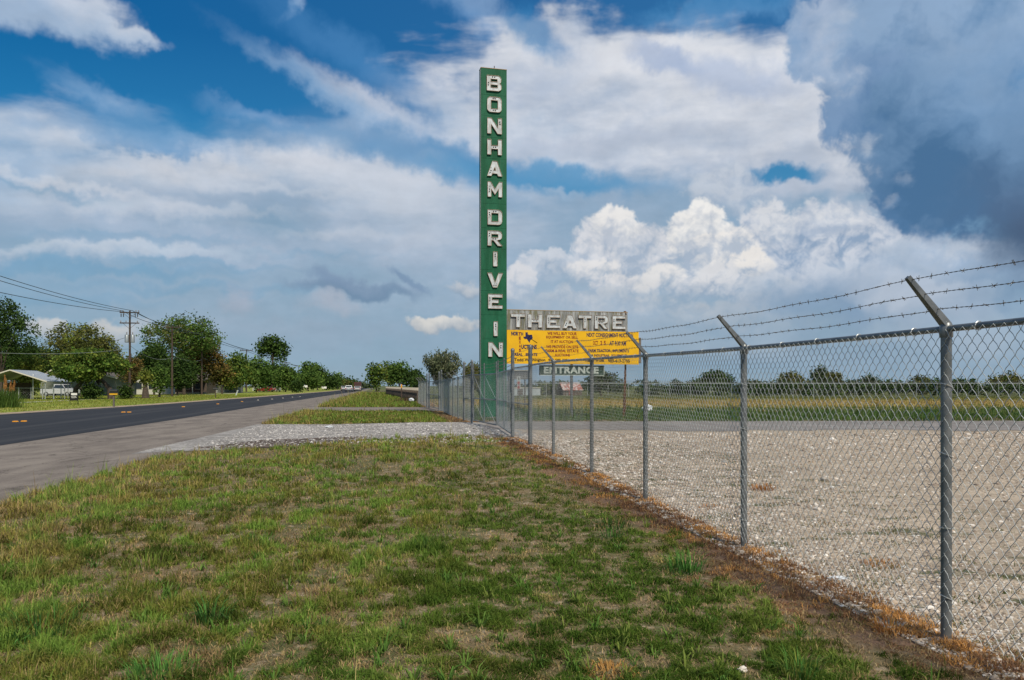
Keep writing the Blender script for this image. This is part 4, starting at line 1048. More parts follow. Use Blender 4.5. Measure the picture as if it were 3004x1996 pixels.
# ================================================================== utility poles and lines
def cyl(mb, p0, p1, r0, r1, n=10): mb.tube([p0, p1], [r0, r1], n)
def utility_pole(px, top, Y, label, dbl=False, xf=False, arm_w=2.4, H=None, dz=1.35):
    X = (px - CX) / F * Y; h = H or (HY - top) / F * Y + EYE
    p = empty('utility_pole', (X, Y, 0), rz=.12, label=label, cat='utility pole', group='utility poles along the highway')
    MB().tube([(0, 0, -.2), (0, 0, h)], [.17, .11], 10).obj('pole', POLEW, p, smooth=True)
    for i in range(2 if dbl else 1):
        z = h - .25 - i * dz
        MB().box((0, -.13, z), (arm_w, .12, .14)).obj('crossarm', POLEW, p)
        for s in (-1, 1): MB().beam((s * arm_w * .33, -.12, z - .05), (0, -.12, z - .75), .05, .03).obj('brace', POLEW, p)
        for x in ((-.47, -.33, .33, .47) if not i else (-.45, -.18, .40)):
            MB().lathe((x * arm_w, -.13, z + .07), [(.03, 0), (.03, .08), (.07, .10), (.05, .15), (.07, .17), (.04, .24)], 8).obj('insulator', pbr('insulator', (.12, .10, .09), .3), p, smooth=True)
    if dbl:
        for x in (-.42, -.30, .30, .42):
            MB().box((x * arm_w, -.2, h - .62), (.09, .09, .42)).obj('fuse_cutout', pbr('dark_fitting', (.05, .05, .05), .5), p)
    if xf:
        for s in (-1, 1):
            t = MB().lathe((s * .36, -.05, h - 4.1), [(.22, 0), (.26, .04), (.26, .95), (.22, 1.0), (.04, 1.06)], 14).obj('transformer', pbr('grey_can', (.28, .32, .34), .4, .3), p, smooth=True)
            MB().lathe((s * .36, -.05, h - 3.05), [(.04, 0), (.07, .05), (.04, .12), (.07, .2), (.03, .3)], 8).obj('bushing', pbr('insulator', (.12, .10, .09), .3), p).parent = t
    return p, X, h
P1x = (381 - CX) / F * 105
poles = []
for a in ((381, 912, 105, 'near utility pole with two crossarms and grey transformers', True, True), (505, 956, 125, 'second utility pole, standing before the tall sparse tree'), (592, 978, 149, 'third utility pole, in front of the brown leaved tree'),
          (723, 1026, 212, 'fourth utility pole, rising above the green trees', False, False, 3.2), (839, 1063, 326, 'fifth utility pole, just above the treetops', False, False, 3.4), (876, 1073, 381, 'sixth utility pole, right of the fifth above the treetops', False, False, 3.4),
          (949, 1084, 469, 'seventh utility pole, far down the highway', False, False, 3.4), (958, 1095, 608, 'farthest utility pole along the highway', False, False, 3.4)):
    poles.append(utility_pole(*a))
tops = [(-43.6, 60.0, 11.6)] + [(X, p.location.y, h) for p, X, h in poles]
LINE = pbr('line_cable', (.05, .055, .06), .6)
LINEP = pbr('pale_cable', (.30, .32, .30), .5)
def cable(p, q, sag, r, mat, label, name='power_line', n=24):
    p, q = Vector(p), Vector(q)
    pts = [tuple(p.lerp(q, i / n) - Vector((0, 0, sag * 4 * (i / n) * (1 - i / n)))) for i in range(n + 1)]
    return tag(MB().tube(pts, r, 5).obj(name, mat, None, smooth=True), label=label, cat='power line', group='overhead lines')
spn = ['from beyond the left edge to the near utility pole', 'between the near and second utility poles', 'between the second and third utility poles', 'between the third and fourth utility poles', 'between the fourth and fifth utility poles', 'between the fifth and sixth utility poles']
for i in range(6):
    a, b = tops[i], tops[i + 1]
    for off, dz, w in ((-1.0, 0, 'outer dark wire'), (.35, 0, 'inner dark wire'), (.95, -.9 if i == 0 else -.25, 'lowest dark wire')):
        cable((a[0] + off, a[1], a[2] + dz * (2.2 if i == 0 else 1)), (b[0] + off, b[1], b[2] + (dz * .3 if i == 0 else dz)), .45 if i == 0 else .35, .022 + .00012 * a[1], LINE, f'{w} {spn[i]}')
    if i < 4:
        cable((a[0], a[1] - .15, a[2] - (4.4 if i else 7.2)), (b[0], b[1] - .15, b[2] - 4.9), .55 if i != 1 else .9, .022, LINEP, f'pale communication cable {spn[i]}', 'communication_cable')
cable((tops[1][0], 105, 8.0), (-75, 128, 6.0), .4, .02, LINE, 'thin service wire dropping from the near pole to the left houses')

# ================================================================== trees
def gen_leaves(cen, rad, n_cl, per, sig, size, cols, seed, shell=.55, vert=1.0, lumps=None):
    r = np.random.default_rng(seed)
    # lobes make the outline uneven
    nl = lumps or 9
    lob = r.normal(size=(nl, 3)); lob /= np.linalg.norm(lob, axis=1, keepdims=True)
    lob[:5] = [(0, 0, 1), (1, 0, .15), (-1, 0, .15), (.5, 0, .75), (-.5, .1, .75)]
    lc = np.array(cen) + lob * np.array(rad) * r.uniform(.42, .66, (nl, 1)); lr = r.uniform(.42, .56, (nl, 1))
    k = r.integers(0, nl, n_cl)
    d = r.normal(size=(n_cl, 3)); d /= np.linalg.norm(d, axis=1, keepdims=True)
    cc = lc[k] + d * (np.array(rad) * lr[k]) * (shell + (1 - shell) * r.random((n_cl, 1)) ** .5)
    cc[:, 2] = np.maximum(cc[:, 2], cen[2] - rad[2] * (.82 + .1 * r.random(n_cl)))
    tone = r.random(n_cl); cols = np.array(cols)
    tcol = cols[r.integers(0, len(cols), n_cl)] * (.70 + .6 * tone[:, None])
    m = n_cl * per
    P_ = np.repeat(cc, per, 0) + r.normal(size=(m, 3)) * sig * np.array([1, 1, .75])
    C_ = np.repeat(tcol, per, 0) * (.75 + .5 * r.random((m, 1)))
    u = r.normal(size=(m, 3)); u[:, 2] *= .6; u /= np.linalg.norm(u, axis=1, keepdims=True)
    w = r.normal(size=(m, 3)); v = np.cross(u, w); v /= np.linalg.norm(v, axis=1, keepdims=True)
    s = size * (.6 + .8 * r.random((m, 1)))
    Q = np.stack([P_ - u * s * .5, P_ + v * s * .32, P_ + u * s * .5, P_ - v * s * .32], 1).reshape(-1, 3)
    return Q, np.repeat(C_, 4, 0), cc
def blades_(P_, leaf, r, cols):
    m = len(P_); u = r.normal(size=(m, 3)) * .45; u[:, 2] = 1; u /= np.linalg.norm(u, axis=1, keepdims=True)
    v = np.cross(u, r.normal(size=(m, 3))); v /= np.linalg.norm(v, axis=1, keepdims=True); s = leaf * r.uniform(.7, 1.4, (m, 1))
    Q = np.stack([P_ - u * s * .5, P_ + v * s * .25, P_ + u * s * .5, P_ - v * s * .25], 1).reshape(-1, 3)
    C_ = cols[r.integers(0, len(cols), m)] * r.uniform(.6, 1.5, (m, 1))
    return Q, None, np.repeat(C_, 4, 0)
TREE_N = [0]
def tree(name, label, px, top, hw, Y, cols, base=.28, dens=1.0, cat='tree', group=None, trunk=.16, shell=.55, stems=1, leaf=None, foot=None, lumps=None, size_k=1.0, trunk_mat=None, vase=False):
    TREE_N[0] += 1; sd_ = 100 + TREE_N[0]; rr = random.Random(sd_)
    X = (px - CX) / F * Y; h = (HY - top) / F * Y + EYE; R = hw / F * Y
    z0 = h * base; gz = zgf(X, Y)
    root = empty(name, (X, Y, gz), rz=0, label=label, cat=cat, group=group)
    cen = (0, 0, (h + z0) / 2); rad = (R, R * .85, (h - z0) / 2)
    leaf = (leaf or max(.12, Y * .0027)) * size_k
    area = hw * 2 * (h - z0) / Y * F
    n = int(np.clip(area / 2.0 * dens, 400, 12000)); per = 14; ncl = max(20, n // per)
    Q, C_, cc = gen_leaves(cen, rad, ncl, per, max(leaf * 1.1, R * .075), leaf, cols, sd_, shell, lumps=lumps)
    if vase:      # upswept branches, feathery at the tips
        r = np.random.default_rng(sd_); nr = 60; th = r.uniform(0, 6.28, nr); sp = np.sqrt(r.random(nr)) * 1.0
        tt = r.uniform(.3, 1, (nr, 26)); L_ = (h - .6) * (1 - .22 * sp ** 2) * r.uniform(.8, 1.05, nr)
        cc = np.stack([np.cos(th)[:, None] * sp[:, None] * R * tt ** 1.2, np.sin(th)[:, None] * sp[:, None] * R * tt ** 1.2, .5 + L_[:, None] * tt], -1).reshape(-1, 3)
        m = len(cc) * 5; P_ = np.repeat(cc, 5, 0) + r.normal(size=(m, 3)) * leaf * .8
        V_, F_, C2 = blades_(P_, leaf, r, np.array(cols))
        Q, C_ = V_, C2
    np_mesh('crown', Q, np.arange(len(Q)).reshape(-1, 4), LEAF, root, cols=C_)
    if trunk:
        tr = MB(); tk = max(trunk, h * .018)
        bases = [(0, 0)] if stems == 1 else [(-R * .45, 0), (R * .5, .3)][:stems]
        for bx_, by_ in bases:
            fx = bx_ * .5 + rr.uniform(-.1, .1) * R
            tr.tube([(bx_, by_, -.1), (bx_ * .95 + rr.uniform(-.05, .05), by_, z0 * .6), (fx, by_, z0 + rad[2] * .3), (fx * .6, by_, z0 + rad[2] * 1.3)], [tk * 1.25, tk, tk * .7, tk * .2], 8)
            for k in range(7):
                c = cc[rr.randrange(len(cc))]; zb = z0 * .8 + rad[2] * rr.uniform(0, .7)
                mx_ = (fx * .8 + (c[0] - fx) * .45, by_ + (c[1] - by_) * .45, zb + (c[2] - zb) * .6)
                tr.tube([(fx, by_, zb), mx_, tuple(c)], [tk * .5, tk * .3, tk * .1], 5, cap=False)
        tr.obj('trunk', trunk_mat or BARK, root, smooth=True)
    return root
DG = [(0.0525, 0.0975, 0.027), (0.075, 0.1275, 0.03), (0.042, 0.075, 0.024)]            # dark green
MG = [(0.0935, 0.17, 0.0374), (0.136, 0.2125, 0.0476), (0.0765, 0.136, 0.034)]            # mid green
BG = [(0.0862, 0.16, 0.0303), (0.1437, 0.21, 0.0413), (0.0646, 0.11, 0.0275)]              # bright green
YG = [(0.18, 0.225, 0.045), (0.24, 0.255, 0.0525), (0.12, 0.1575, 0.0375)]             # yellow green
OL = [(0.135, 0.144, 0.0504), (0.18, 0.18, 0.054), (0.09, 0.108, 0.0396)]             # olive
BR = [(0.208, 0.144, 0.056), (0.16, 0.128, 0.048), (0.272, 0.176, 0.056)]              # brown
GY = [(0.08, 0.112, 0.056), (0.104, 0.136, 0.064), (0.056, 0.08, 0.0448)]           # grey green, far
TR = [
 ('tree', 'huge dark tree at the left edge behind the carport', 2, 868, 92, 108, DG, .12, 1.2),
 ('tree', 'wide olive tree behind the carport and the bright green tree', 238, 948, 108, 128, OL + YG[:1], .2, 1.1),
 ('tree', 'dark tree filling the gap behind the carport roof', 100, 1010, 75, 135, DG, .1, 1.0),
 ('shrub', 'feathery yellow green bush rising beside the carport roof', 82, 1042, 42, 112, YG, .08, .8),
 ('tree', 'bright green broad leaved tree with two trunks, in front of the carport', 268, 1030, 106, 97.5, BG + YG[:1], .36, 1.3),
 ('shrub', 'round dark shrub beneath the bright green tree', 268, 1130, 26, 96.4, DG, .02, 1.6),
 ('shrub', 'small dark shrub at the foot of the near utility pole', 366, 1132, 17, 99, DG, .02, 1.6),
 ('tree', 'slim reddish brown tree close behind the near utility pole', 385, 1048, 32, 106, BR + OL[:1], .3, .9),
 ('tree', 'stubby topped tree with thick trunk and yellow green sprouts', 427, 1092, 18, 105, YG, .36, 1.1),
 ('tree', 'small green tree in front of the white gabled house', 468, 1080, 30, 112, MG, .14, .9),
 ('tree', 'dark tree behind the second utility pole', 452, 1010, 55, 142, DG, .2, 1.0),
 ('tree', 'tall sparse tree with open airy crown', 540, 928, 118, 150, MG + OL[:1], .42, .55),
 ('tree', 'dark shaded tree below the tall sparse tree', 520, 1040, 60, 138, DG, .15, 1.0),
 ('tree', 'brown leaved tree behind the third utility pole', 590, 992, 64, 158, BR + OL, .15, 1.0),
 ('tree', 'small golden brown tree at the edge of the green trees', 652, 1072, 38, 160, BR + YG, .25, 1.0),
 ('tree', 'rounded green tree just right of the brown trees', 694, 1040, 48, 180, MG + YG[:1], .1, 1.0),
 ('tree', 'wide green tree below the fourth utility pole', 752, 1056, 50, 190, MG, .1, 1.0),
 ('tree', 'tall leaning tree with tufted top standing above the others', 798, 988, 46, 225, DG + MG[:1], .48, .8),
 ('tree', 'dark green tree beneath the tufted tall tree', 812, 1066, 44, 215, DG, .1, 1.0),
 ('tree', 'dense green tree left of the globe shrub', 838, 1080, 34, 205, MG, .08, 1.0),
 ('shrub', 'globe shaped dark shrub standing by the roadside', 871, 1119, 16, 190, DG, .04, 1.5),
 ('tree', 'narrow tree with rounded top right of the sixth pole', 903, 1060, 18, 262, MG, .2, 1.0),
 ('tree', 'low spreading green tree behind the first white roadside sign', 905, 1096, 36, 240, MG, .06, 1.0),
 ('tree', 'green tree left of the seventh utility pole', 932, 1074, 24, 290, MG, .1, 1.0),
 ('tree', 'low dark tree behind the second white roadside sign', 957, 1102, 34, 300, DG, .06, 1.0),
 ('tree', 'pointed green tree past the utility poles', 990, 1096, 15, 330, MG, .06, 1.0),
 ('tree', 'low tree behind the silver car on the highway', 1018, 1112, 28, 380, DG, .04, 1.0),
 ('tree', 'far small tree just left of the lorry', 1048, 1124, 16, 470, GY, .04, 1.0),
 ('tree', 'farthest low tree where the highway vanishes', 1074, 1131, 12, 560, GY, .04, 1.0),
 ('tree', 'leftmost rounded tree on the right side of the highway', 1104, 1068, 24, 225, MG + YG[:1], .08, 1.0),
 ('tree', 'light topped tree second from left, right side of highway', 1140, 1062, 22, 230, YG + MG, .08, 1.0),
 ('tree', 'broad dark tree above the picket fence', 1172, 1064, 30, 215, MG, .08, 1.0),
 ('tree', 'dark tree behind the right end of the picket fence', 1206, 1080, 24, 205, DG, .08, 1.0),
 ('tree', 'low dark tree just behind the corner of the far chain link fence', 1232, 1100, 16, 190, DG, .08, 1.0),
 ('tree', 'feathery upswept tree behind the far chain link fence', 1296, 1020, 60, 100, [(.10, .13, .075), (.15, .18, .10), (.07, .09, .05), (.20, .21, .13)], .1, .75),
 ('tree', 'small green tree between the upswept tree and the pylon', 1386, 1068, 24, 112, OL, .1, 1.0),
 ('tree', 'round dark tree directly right of the entrance board', 1764, 1088, 42, 132, DG + GY, .03, 1.2),
 ('shrub', 'pale bushy shrub left of the red roofed barn', 1603, 1126, 22, 138, OL + MG, .02, 1.1),
 ('shrub', 'low bush hugging the left wall of the barn', 1632, 1134, 14, 139, GY, .02, 1.1),
]
for t in TR:
    nm, lb, px, top, hw, Y, cols, base, dens = t
    kw_ = {}
    if 'two trunks' in lb: kw_ = dict(stems=2, trunk=.30, leaf=.34)
    if 'stubby' in lb: kw_ = dict(trunk=.42)
    if 'sparse' in lb: kw_ = dict(shell=.8, lumps=16)
    if 'leaning' in lb: kw_ = dict(shell=.6, lumps=7)
    if 'upswept' in lb: kw_ = dict(vase=True)
    if nm == 'shrub': kw_ = dict(trunk=0.05, lumps=14)
    tree(nm, lb, px, top, hw, Y, cols, base, dens, cat='shrub' if nm == 'shrub' else 'tree', **kw_)
for k, (px, top, hw, Y, c_) in enumerate(((30, 1000, 60, 150, DG), (160, 1030, 60, 150, DG), (330, 1035, 46, 160, OL), (405, 1050, 46, 165, DG), (500, 1060, 50, 172, OL), (560, 1072, 50, 178, DG), (625, 1068, 42, 190, OL), (668, 1084, 40, 205, DG), (722, 1078, 40, 215, OL),
        (778, 1092, 36, 235, DG), (850, 1100, 34, 262, OL), (886, 1092, 30, 285, DG), (930, 1106, 30, 310, OL), (975, 1110, 28, 340, DG), (1002, 1114, 24, 365, OL))):
    tree('tree', ['dark', 'olive toned'][c_ is OL] + ' tree of the back row behind the houses, ' + ('at the far left', 'above the carport', 'left of the near pole', 'right of the near pole', 'behind the dark brown house', 'right of the dark brown house', 'behind the pale grey house', 'right of the pale grey house', 'near the fourth pole', 'below the tufted tall tree', 'left of the globe shrub', 'right of the globe shrub', 'behind the first roadside sign', 'behind the second roadside sign', 'last before the cars')[k], px, top, hw, Y, c_, .02, .8)
TLN = [(2098, 1092, 50, 'domed', DG), (2050, 1122, 30, 'low', DG), (2219, 1120, 26, 'small', GY), (2325, 1094, 40, 'loose topped', OL), (2285, 1118, 26, 'dark', DG), (2408, 1078, 28, 'tall', GY), (2448, 1092, 20, 'short', OL), (2488, 1122, 24, 'squat', DG),
       (2545, 1104, 26, 'pointed', GY), (2578, 1116, 22, 'little', DG), (2632, 1126, 34, 'flat topped', DG), (2702, 1108, 34, 'spreading', OL), (2748, 1112, 26, 'ragged', DG), (2805, 1116, 22, 'plain', DG), (2860, 1130, 34, 'low wide', GY), (2955, 1098, 46, 'large round', OL), (1990, 1138, 40, 'low leftmost', GY), (1915, 1140, 30, 'distant low', GY), (2170, 1132, 26, 'low dark', DG), (3060, 1120, 60, 'rightmost', DG)]
pos = ['right of the fourth fence post', 'under the third fence arm', 'left of the third fence post', 'right of the second post']
for i, (px, top, hw, w, cols) in enumerate(sorted(TLN)):
    tree('tree', f'{w} tree in the line across the field, number {i + 1} from the left' if False else f'{w} tree in the dark tree line beyond the field', px, top, hw, 140 + (i * 37 % 11), cols, .02, 1.0, cat='tree', group='trees of the far tree line', trunk=.1)
# scrub that closes the tree line at its foot
r_ = np.random.default_rng(5)
qs, cs = [], []
for k in range(118):
    x = -9 + k * 1.3 + r_.uniform(-.5, .5); y = (128 if x > 20 else 144) + r_.uniform(0, 8); hh = r_.uniform(1.7, 2.6)
    q, c, _ = gen_leaves((x, y, hh * .5), (1.7, 1.5, hh * .62), 26, 12, .24, .36, DG + GY[2:], 900 + k, .4)
    qs.append(q); cs.append(c)
Q = np.concatenate(qs); tag(np_mesh('undergrowth', Q, np.arange(len(Q)).reshape(-1, 4), LEAF, cols=np.concatenate(cs)), kind='stuff', label='dark scrub massed along the foot of the far tree line')

# ================================================================== houses, carport, vehicles and yard things across the highway
def wpt(px, Y): return (px - CX) / F * Y
WALLW = pbr('white_siding', (.55, .55, .50), .8, col2=(.42, .43, .40), vscale=3, stretch=(.4, .4, 8))
WALLD = pbr('dark_siding', (.11, .085, .065), .85, col2=(.075, .06, .05), vscale=3)
WALLG = pbr('grey_green_siding', (.20, .22, .18), .85, col2=(.15, .165, .14), vscale=3, stretch=(.4, .4, 8))
WALLP = pbr('pale_grey_siding', (.32, .34, .33), .85, col2=(.25, .27, .27), vscale=3)
ROOFP = pbr('pale_metal_roof', (.40, .44, .48), .45, .25, col2=(.30, .35, .40), vscale=5, stretch=(6, .3, 1))
ROOFD = pbr('shingle_roof', (.13, .115, .10), .9, col2=(.09, .08, .07), vscale=9)
TRIM = pbr('cream_trim', (.55, .53, .44), .7)
GLASS = pbr('window_glass', (.03, .04, .05), .12, spec=.6)
DARK = pbr('dark_void', (.02, .02, .02), .9)
def house(px0, px1, Y, eave, ridge, wall, roof, label, gable_front=True, depth=9.0, rz=.12, windows=(), porch=None, name='house', apex=.5):
    x0, x1 = wpt(px0, Y), wpt(px1, Y); w = x1 - x0
    h = empty(name, ((x0 + x1) / 2, Y, 0), rz=rz, label=label, cat='house' if name == 'house' else name.replace('_', ' '))
    a = MB(); hw = w / 2; ax = -hw + w * apex
    if gable_front:
        a.prism([(-hw, 0), (hw, 0), (hw, eave), (ax, ridge - .12), (-hw, eave)], lambda p, q, k: (p, k * depth, q))
        a.obj('wall', wall, h)
        for s, xe in ((-1, -hw - .35), (1, hw + .35)):
            sl_ = (ridge - eave) / max(abs((hw if s > 0 else -hw) - ax), .1)
            ze = eave - .35 * sl_
            MB().prism([(ax, ridge - .1), (xe, ze), (xe, ze + .12), (ax, ridge + .02)] if s < 0 else [(ax, ridge - .1), (ax, ridge + .02), (xe, ze + .12), (xe, ze)], lambda p, q, k: (p, -.4 + k * (depth + .8), q)).obj('roof', roof, h)
            MB().beam((ax, -.42, ridge - .06), (xe, -.42, ze + .03), .03, .2).obj('fascia', TRIM, h)
    else:
        a.box((0, depth / 2, eave / 2), (w, depth, eave)); a.obj('wall', wall, h)
        MB().prism([(-.5, eave - .12), (depth / 2, ridge), (depth + .5, eave - .12), (depth + .5, eave + .02), (depth / 2, ridge + .14), (-.5, eave + .02)], lambda p, q, k: (-hw - .4 + k * (w + .8), p, q)).obj('roof', roof, h)
        MB().beam((-hw - .4, -.52, eave - .05), (hw + .4, -.52, eave - .05), .03, .18).obj('fascia', TRIM, h)
        MB().box((hw * .4, depth * .45, ridge + .2), (.6, .5, .9)).obj('chimney', pbr('brick', (.25, .11, .075), .9), h)
    for wx, wz, ww, wh in windows:
        f_ = MB().box((wx * hw, -.03, wz), (ww + .16, .05, wh + .16)).obj('window', TRIM, h)
        g_ = MB().box((wx * hw, -.07, wz), (ww, .03, wh)).obj('pane', GLASS, h); g_.parent = f_
    if porch:
        n, d_, z = porch
        MB().box((0, -d_ / 2 - .03, z + .1), (w * .98, d_, .16)).obj('porch_roof', roof, h)
        for k in range(n): MB().box((-hw * .9 + w * .9 * k / (n - 1), -d_ + .1, z / 2), (.16, .16, z)).obj('porch_post', TRIM, h)
        MB().box((0, -d_ / 2, .15), (w, d_ - .1, .3)).obj('porch_floor', M_CONC, h)
    return h
house(125, 335, 134, 2.9, 5.15, WALLG, ROOFD, 'grey green house with gabled front behind the carport and bright green tree', True, 10, apex=.27, windows=((-.3, 1.6, 1.2, 1.2), (.5, 1.6, 1.4, 1.2)))
house(346, 470, 152, 3.0, 6.05, WALLW, ROOFP, 'white sided house with pale gabled roof behind the near utility pole', True, 9, apex=.62, windows=((-.55, 1.6, 1.0, 1.2), (0, 1.6, 1.0, 1.2), (.55, 1.6, .9, 1.2)))
house(486, 604, 168, 2.9, 4.6, WALLD, ROOFD, 'dark brown house with white porch posts behind the second and third utility poles', False, 8, windows=((-.6, 1.5, 1.4, 1.1), (.05, 1.5, 1.2, 1.1), (.6, 1.5, 1.2, 1.1)), porch=(5, 2.2, 2.5))
house(612, 690, 182, 2.6, 4.2, WALLP, ROOFD, 'pale grey house seen beneath the golden brown tree', False, 8, windows=((-.5, 1.4, 1.2, 1.0), (.4, 1.4, 1.2, 1.0)))
house(742, 812, 262, 3.2, 5.4, WALLW, ROOFP, 'distant white house behind the red and white parked vehicles', True, 8, windows=((-.4, 1.6, 1.2, 1.2), (.4, 1.6, 1.2, 1.2)))

# carport
cp = empty('carport', (wpt(29, 95), 95, 0), rz=.2, label='open carport with pale ribbed metal roof and dark space beneath', cat='carport')
for s in (-1, 1):
    MB().prism([(0, 3.42), (s * 3.9, 2.08), (s * 3.9, 2.15), (0, 3.50)] if s > 0 else [(0, 3.42), (0, 3.50), (-3.9, 2.15), (-3.9, 2.08)], lambda p, q, k: (p, k * 8.5, q)).obj('roof', ROOFP, cp)
    MB().beam((0, -.03, 3.45), (s * 3.92, -.03, 2.10), .04, .13).obj('fascia', TRIM, cp)
    for y in (.2, 2.9, 5.6, 8.2): MB().tube([(s * 3.7, y, 0), (s * 3.7, y, 2.15)], .05, 8).obj('post', GALV_L, cp)
    for k in range(9): MB().beam((s * .1, .4 + k * .95, 3.475), (s * 3.88, .4 + k * .95, 2.175), .05, .05).obj('roof_rib', ROOFP, cp)
MB().box((-2.2, 8.4, 1.0), (3.2, .1, 2.0)).obj('rear_wall', WALLD, cp)

def wheel(parent, x, y, r, w=.22, name='wheel'):
    b = len(parent.children)
    o = MB(); n = 18
    pr = [(r * .62, -w / 2), (r * .96, -w / 2), (r, -w * .3), (r, w * .3), (r * .96, w / 2), (r * .62, w / 2)]
    for i, (rr_, ww) in enumerate(pr):
        for k in range(n):
            t = 2 * math.pi * k / n; o.V.append((x + ww, y + rr_ * math.cos(t), r + rr_ * math.sin(t)))
    for i in range(len(pr) - 1):
        for k in range(n): o.F.append([i * n + k, i * n + (k + 1) % n, (i + 1) * n + (k + 1) % n, (i + 1) * n + k])
    wl_ = o.obj(name, pbr('tyre', (.02, .02, .02), .9), parent, smooth=True)
    rm = MB().tube([(x - w * .42, y, r), (x + w * .42, y, r)], r * .62, 16).obj('rim', pbr('rim', (.45, .46, .47), .3, .7), parent); rm.parent = wl_
    return wl_
def vehicle(kind, px, Y, rz, paint, label, cat, z=0.0, L=4.7, W=1.85, H=1.7, name=None, group=None, X=None):
    """side profile extruded across the width with tumblehome; front towards +y"""
    X = wpt(px, Y) if X is None else X
    v = empty(name or kind, (X, Y, z), rz=rz, label=label, cat=cat, group=group)
    h = L / 2
    if kind == 'suv': prof = [(-h, .45), (-h, .95), (-h + .12, 1.05), (-h + .35, H - .08), (-h + .6, H), (.4, H), (1.15, 1.08), (h - .15, .95), (h, .75), (h, .40), (h - .1, .30), (-h + .1, .30)]; gl = (-h + .55, .35, 1.12, H - .12)
    elif kind == 'sedan': prof = [(-h, .45), (-h, .92), (-h + .9, .98), (-h + 1.3, H), (.2, H), (.95, .95), (h - .15, .85), (h, .65), (h, .40), (h - .1, .28), (-h + .1, .28)]; gl = (-h + 1.3, .1, 1.0, H - .10)
    else: prof = [(-h, .55), (-h, 1.12), (-h + 1.95, 1.12), (-h + 2.0, H), (.85, H), (1.35, 1.15), (h - .1, 1.05), (h, .85), (h, .5), (h - .1, .42), (-h + .1, .42)]; gl = (-h + 2.2, .75, 1.2, H - .12)
    hw = W / 2
    b = MB(); n = len(prof); rows = []
    for sx, inset in ((-1, 0), (1, 0)):
        rows.append([(sx * (hw - (max(0, q - .95) * .22)), p, q) for p, q in prof])
    vs = rows[0] + rows[1]
    b.add(vs, [list(range(n)), list(reversed(range(n, 2 * n)))] + [[(i + 1) % n, i, n + i, n + (i + 1) % n] for i in range(n)])
    body = b.obj('body', paint, v)
    zr = gl[3]; ins = (zr - .95) * .22
    for sx in (-1, 1):
        m = MB(); xa = sx * (hw - (gl[2] - .95) * .22 + .006); xb = sx * (hw - ins + .006)
        vs = [(xa, gl[0] - .1, gl[2]), (xa, gl[1] + .55, gl[2]), (xb, gl[1] + .05, zr), (xb, gl[0] + .1, zr)]
        m.add(vs + [(q[0] - sx * .01, q[1], q[2]) for q in vs], [(0, 1, 2, 3), (7, 6, 5, 4)]).obj('side_window', GLASS, v)
    i0 = 2 if kind == 'suv' else (2 if kind == 'sedan' else 2)
    (pa, qa), (pb, qb) = prof[i0], prof[i0 + 1]
    def pane(pa, qa, pb, qb, sgn, nm):
        k0, k1 = .12, .88; A_ = (pa + (pb - pa) * k0, qa + (qb - qa) * k0); B_ = (pa + (pb - pa) * k1, qa + (qb - qa) * k1)
        m = MB(); vs = [(-hw * .86, A_[0], A_[1]), (hw * .86, A_[0], A_[1]), (hw * .78, B_[0], B_[1]), (-hw * .78, B_[0], B_[1])]
        vs = [(x, y + sgn * .015, z + .008) for x, y, z in vs]
        m.add(vs + [(x, y - sgn * .012, z - .006) for x, y, z in vs], [(0, 1, 2, 3), (7, 6, 5, 4)]).obj(nm, GLASS, v)
    pane(*prof[i0], *prof[i0 + 1], -1, 'rear_window'); k = i0 + (3 if kind == 'suv' else 2)
    pane(*prof[k + 1], *prof[k], 1, 'windscreen')
    for sx in (-1, 1):
        MB().box((sx * (hw - .16), -h - .01, .85 if kind != 'pickup' else .92), (.24, .03, .26)).obj('tail_light', pbr('tail_light', (.35, .02, .015), .3), v)
        MB().box((sx * (hw - .22), h + .005, .68 if kind != 'pickup' else .8), (.32, .03, .16)).obj('headlight', pbr('headlight', (.75, .76, .72), .15), v)
        for y in (-h + .95, h - .95): wheel(v, sx * (hw - .10), y, .36)
        MB().box((sx * (hw + .07), gl[1] + .55, 1.12), (.16, .1, .12)).obj('side_mirror', paint, v)
    MB().box((0, -h - .03, .48), (W * .94, .10, .18)).obj('rear_bumper', pbr('bumper', (.08, .08, .085), .6), v)
    MB().box((0, -h - .012, .80), (.42, .02, .13)).obj('licence_plate', pbr('plate', (.6, .6, .58), .5), v)
    if kind == 'pickup':
        bd = MB().box((0, -h + .95, 1.125), (W * .8, 1.7, .012)).obj('load_bed', DARK, v)
    return v
PW = pbr('white_paint', (.46, .48, .50), .3, spec=.5)
PS = pbr('silver_paint', (.50, .53, .55), .28, .5)
PR = pbr('red_paint', (.24, .035, .025), .35)
PD = pbr('maroon_paint', (.10, .035, .03), .5)
vehicle('pickup', 178, 124, math.radians(-96), PW, 'white pickup truck parked beside the carport', 'pickup', L=5.3, W=1.9, H=1.85, name='pickup_truck')
vehicle('suv', 1024, 224, .15, PS, 'silver estate vehicle driving away on the highway', 'car', H=1.72, name='car')
vehicle('sedan', 1010, 262, .15, PW, 'pale car just ahead of the silver vehicle, half hidden by it', 'car', H=1.5, name='car')
vehicle('sedan', 1049, 236, .15, PW, 'white car following close behind the maroon lorry', 'car', H=1.5, name='car')
lt = empty('box_lorry', (wpt(1049, 262), 262, 0), rz=.15, label='maroon box lorry ahead of the white car, far down the highway', cat='lorry')
MB().box((0, 2.5, 1.75), (2.2, 5.2, 2.0)).obj('cargo_box', PD, lt); MB().box((0, 6.3, 1.3), (2.05, 2.0, 1.9)).obj('cab', PD, lt)
MB().box((0, -.12, 1.75), (1.9, .03, 1.7)).obj('rear_door', pbr('lorry_door', (.06, .03, .03), .6), lt); MB().box((0, 3.4, .62), (1.0, 8, .16)).obj('chassis', DARK, lt)
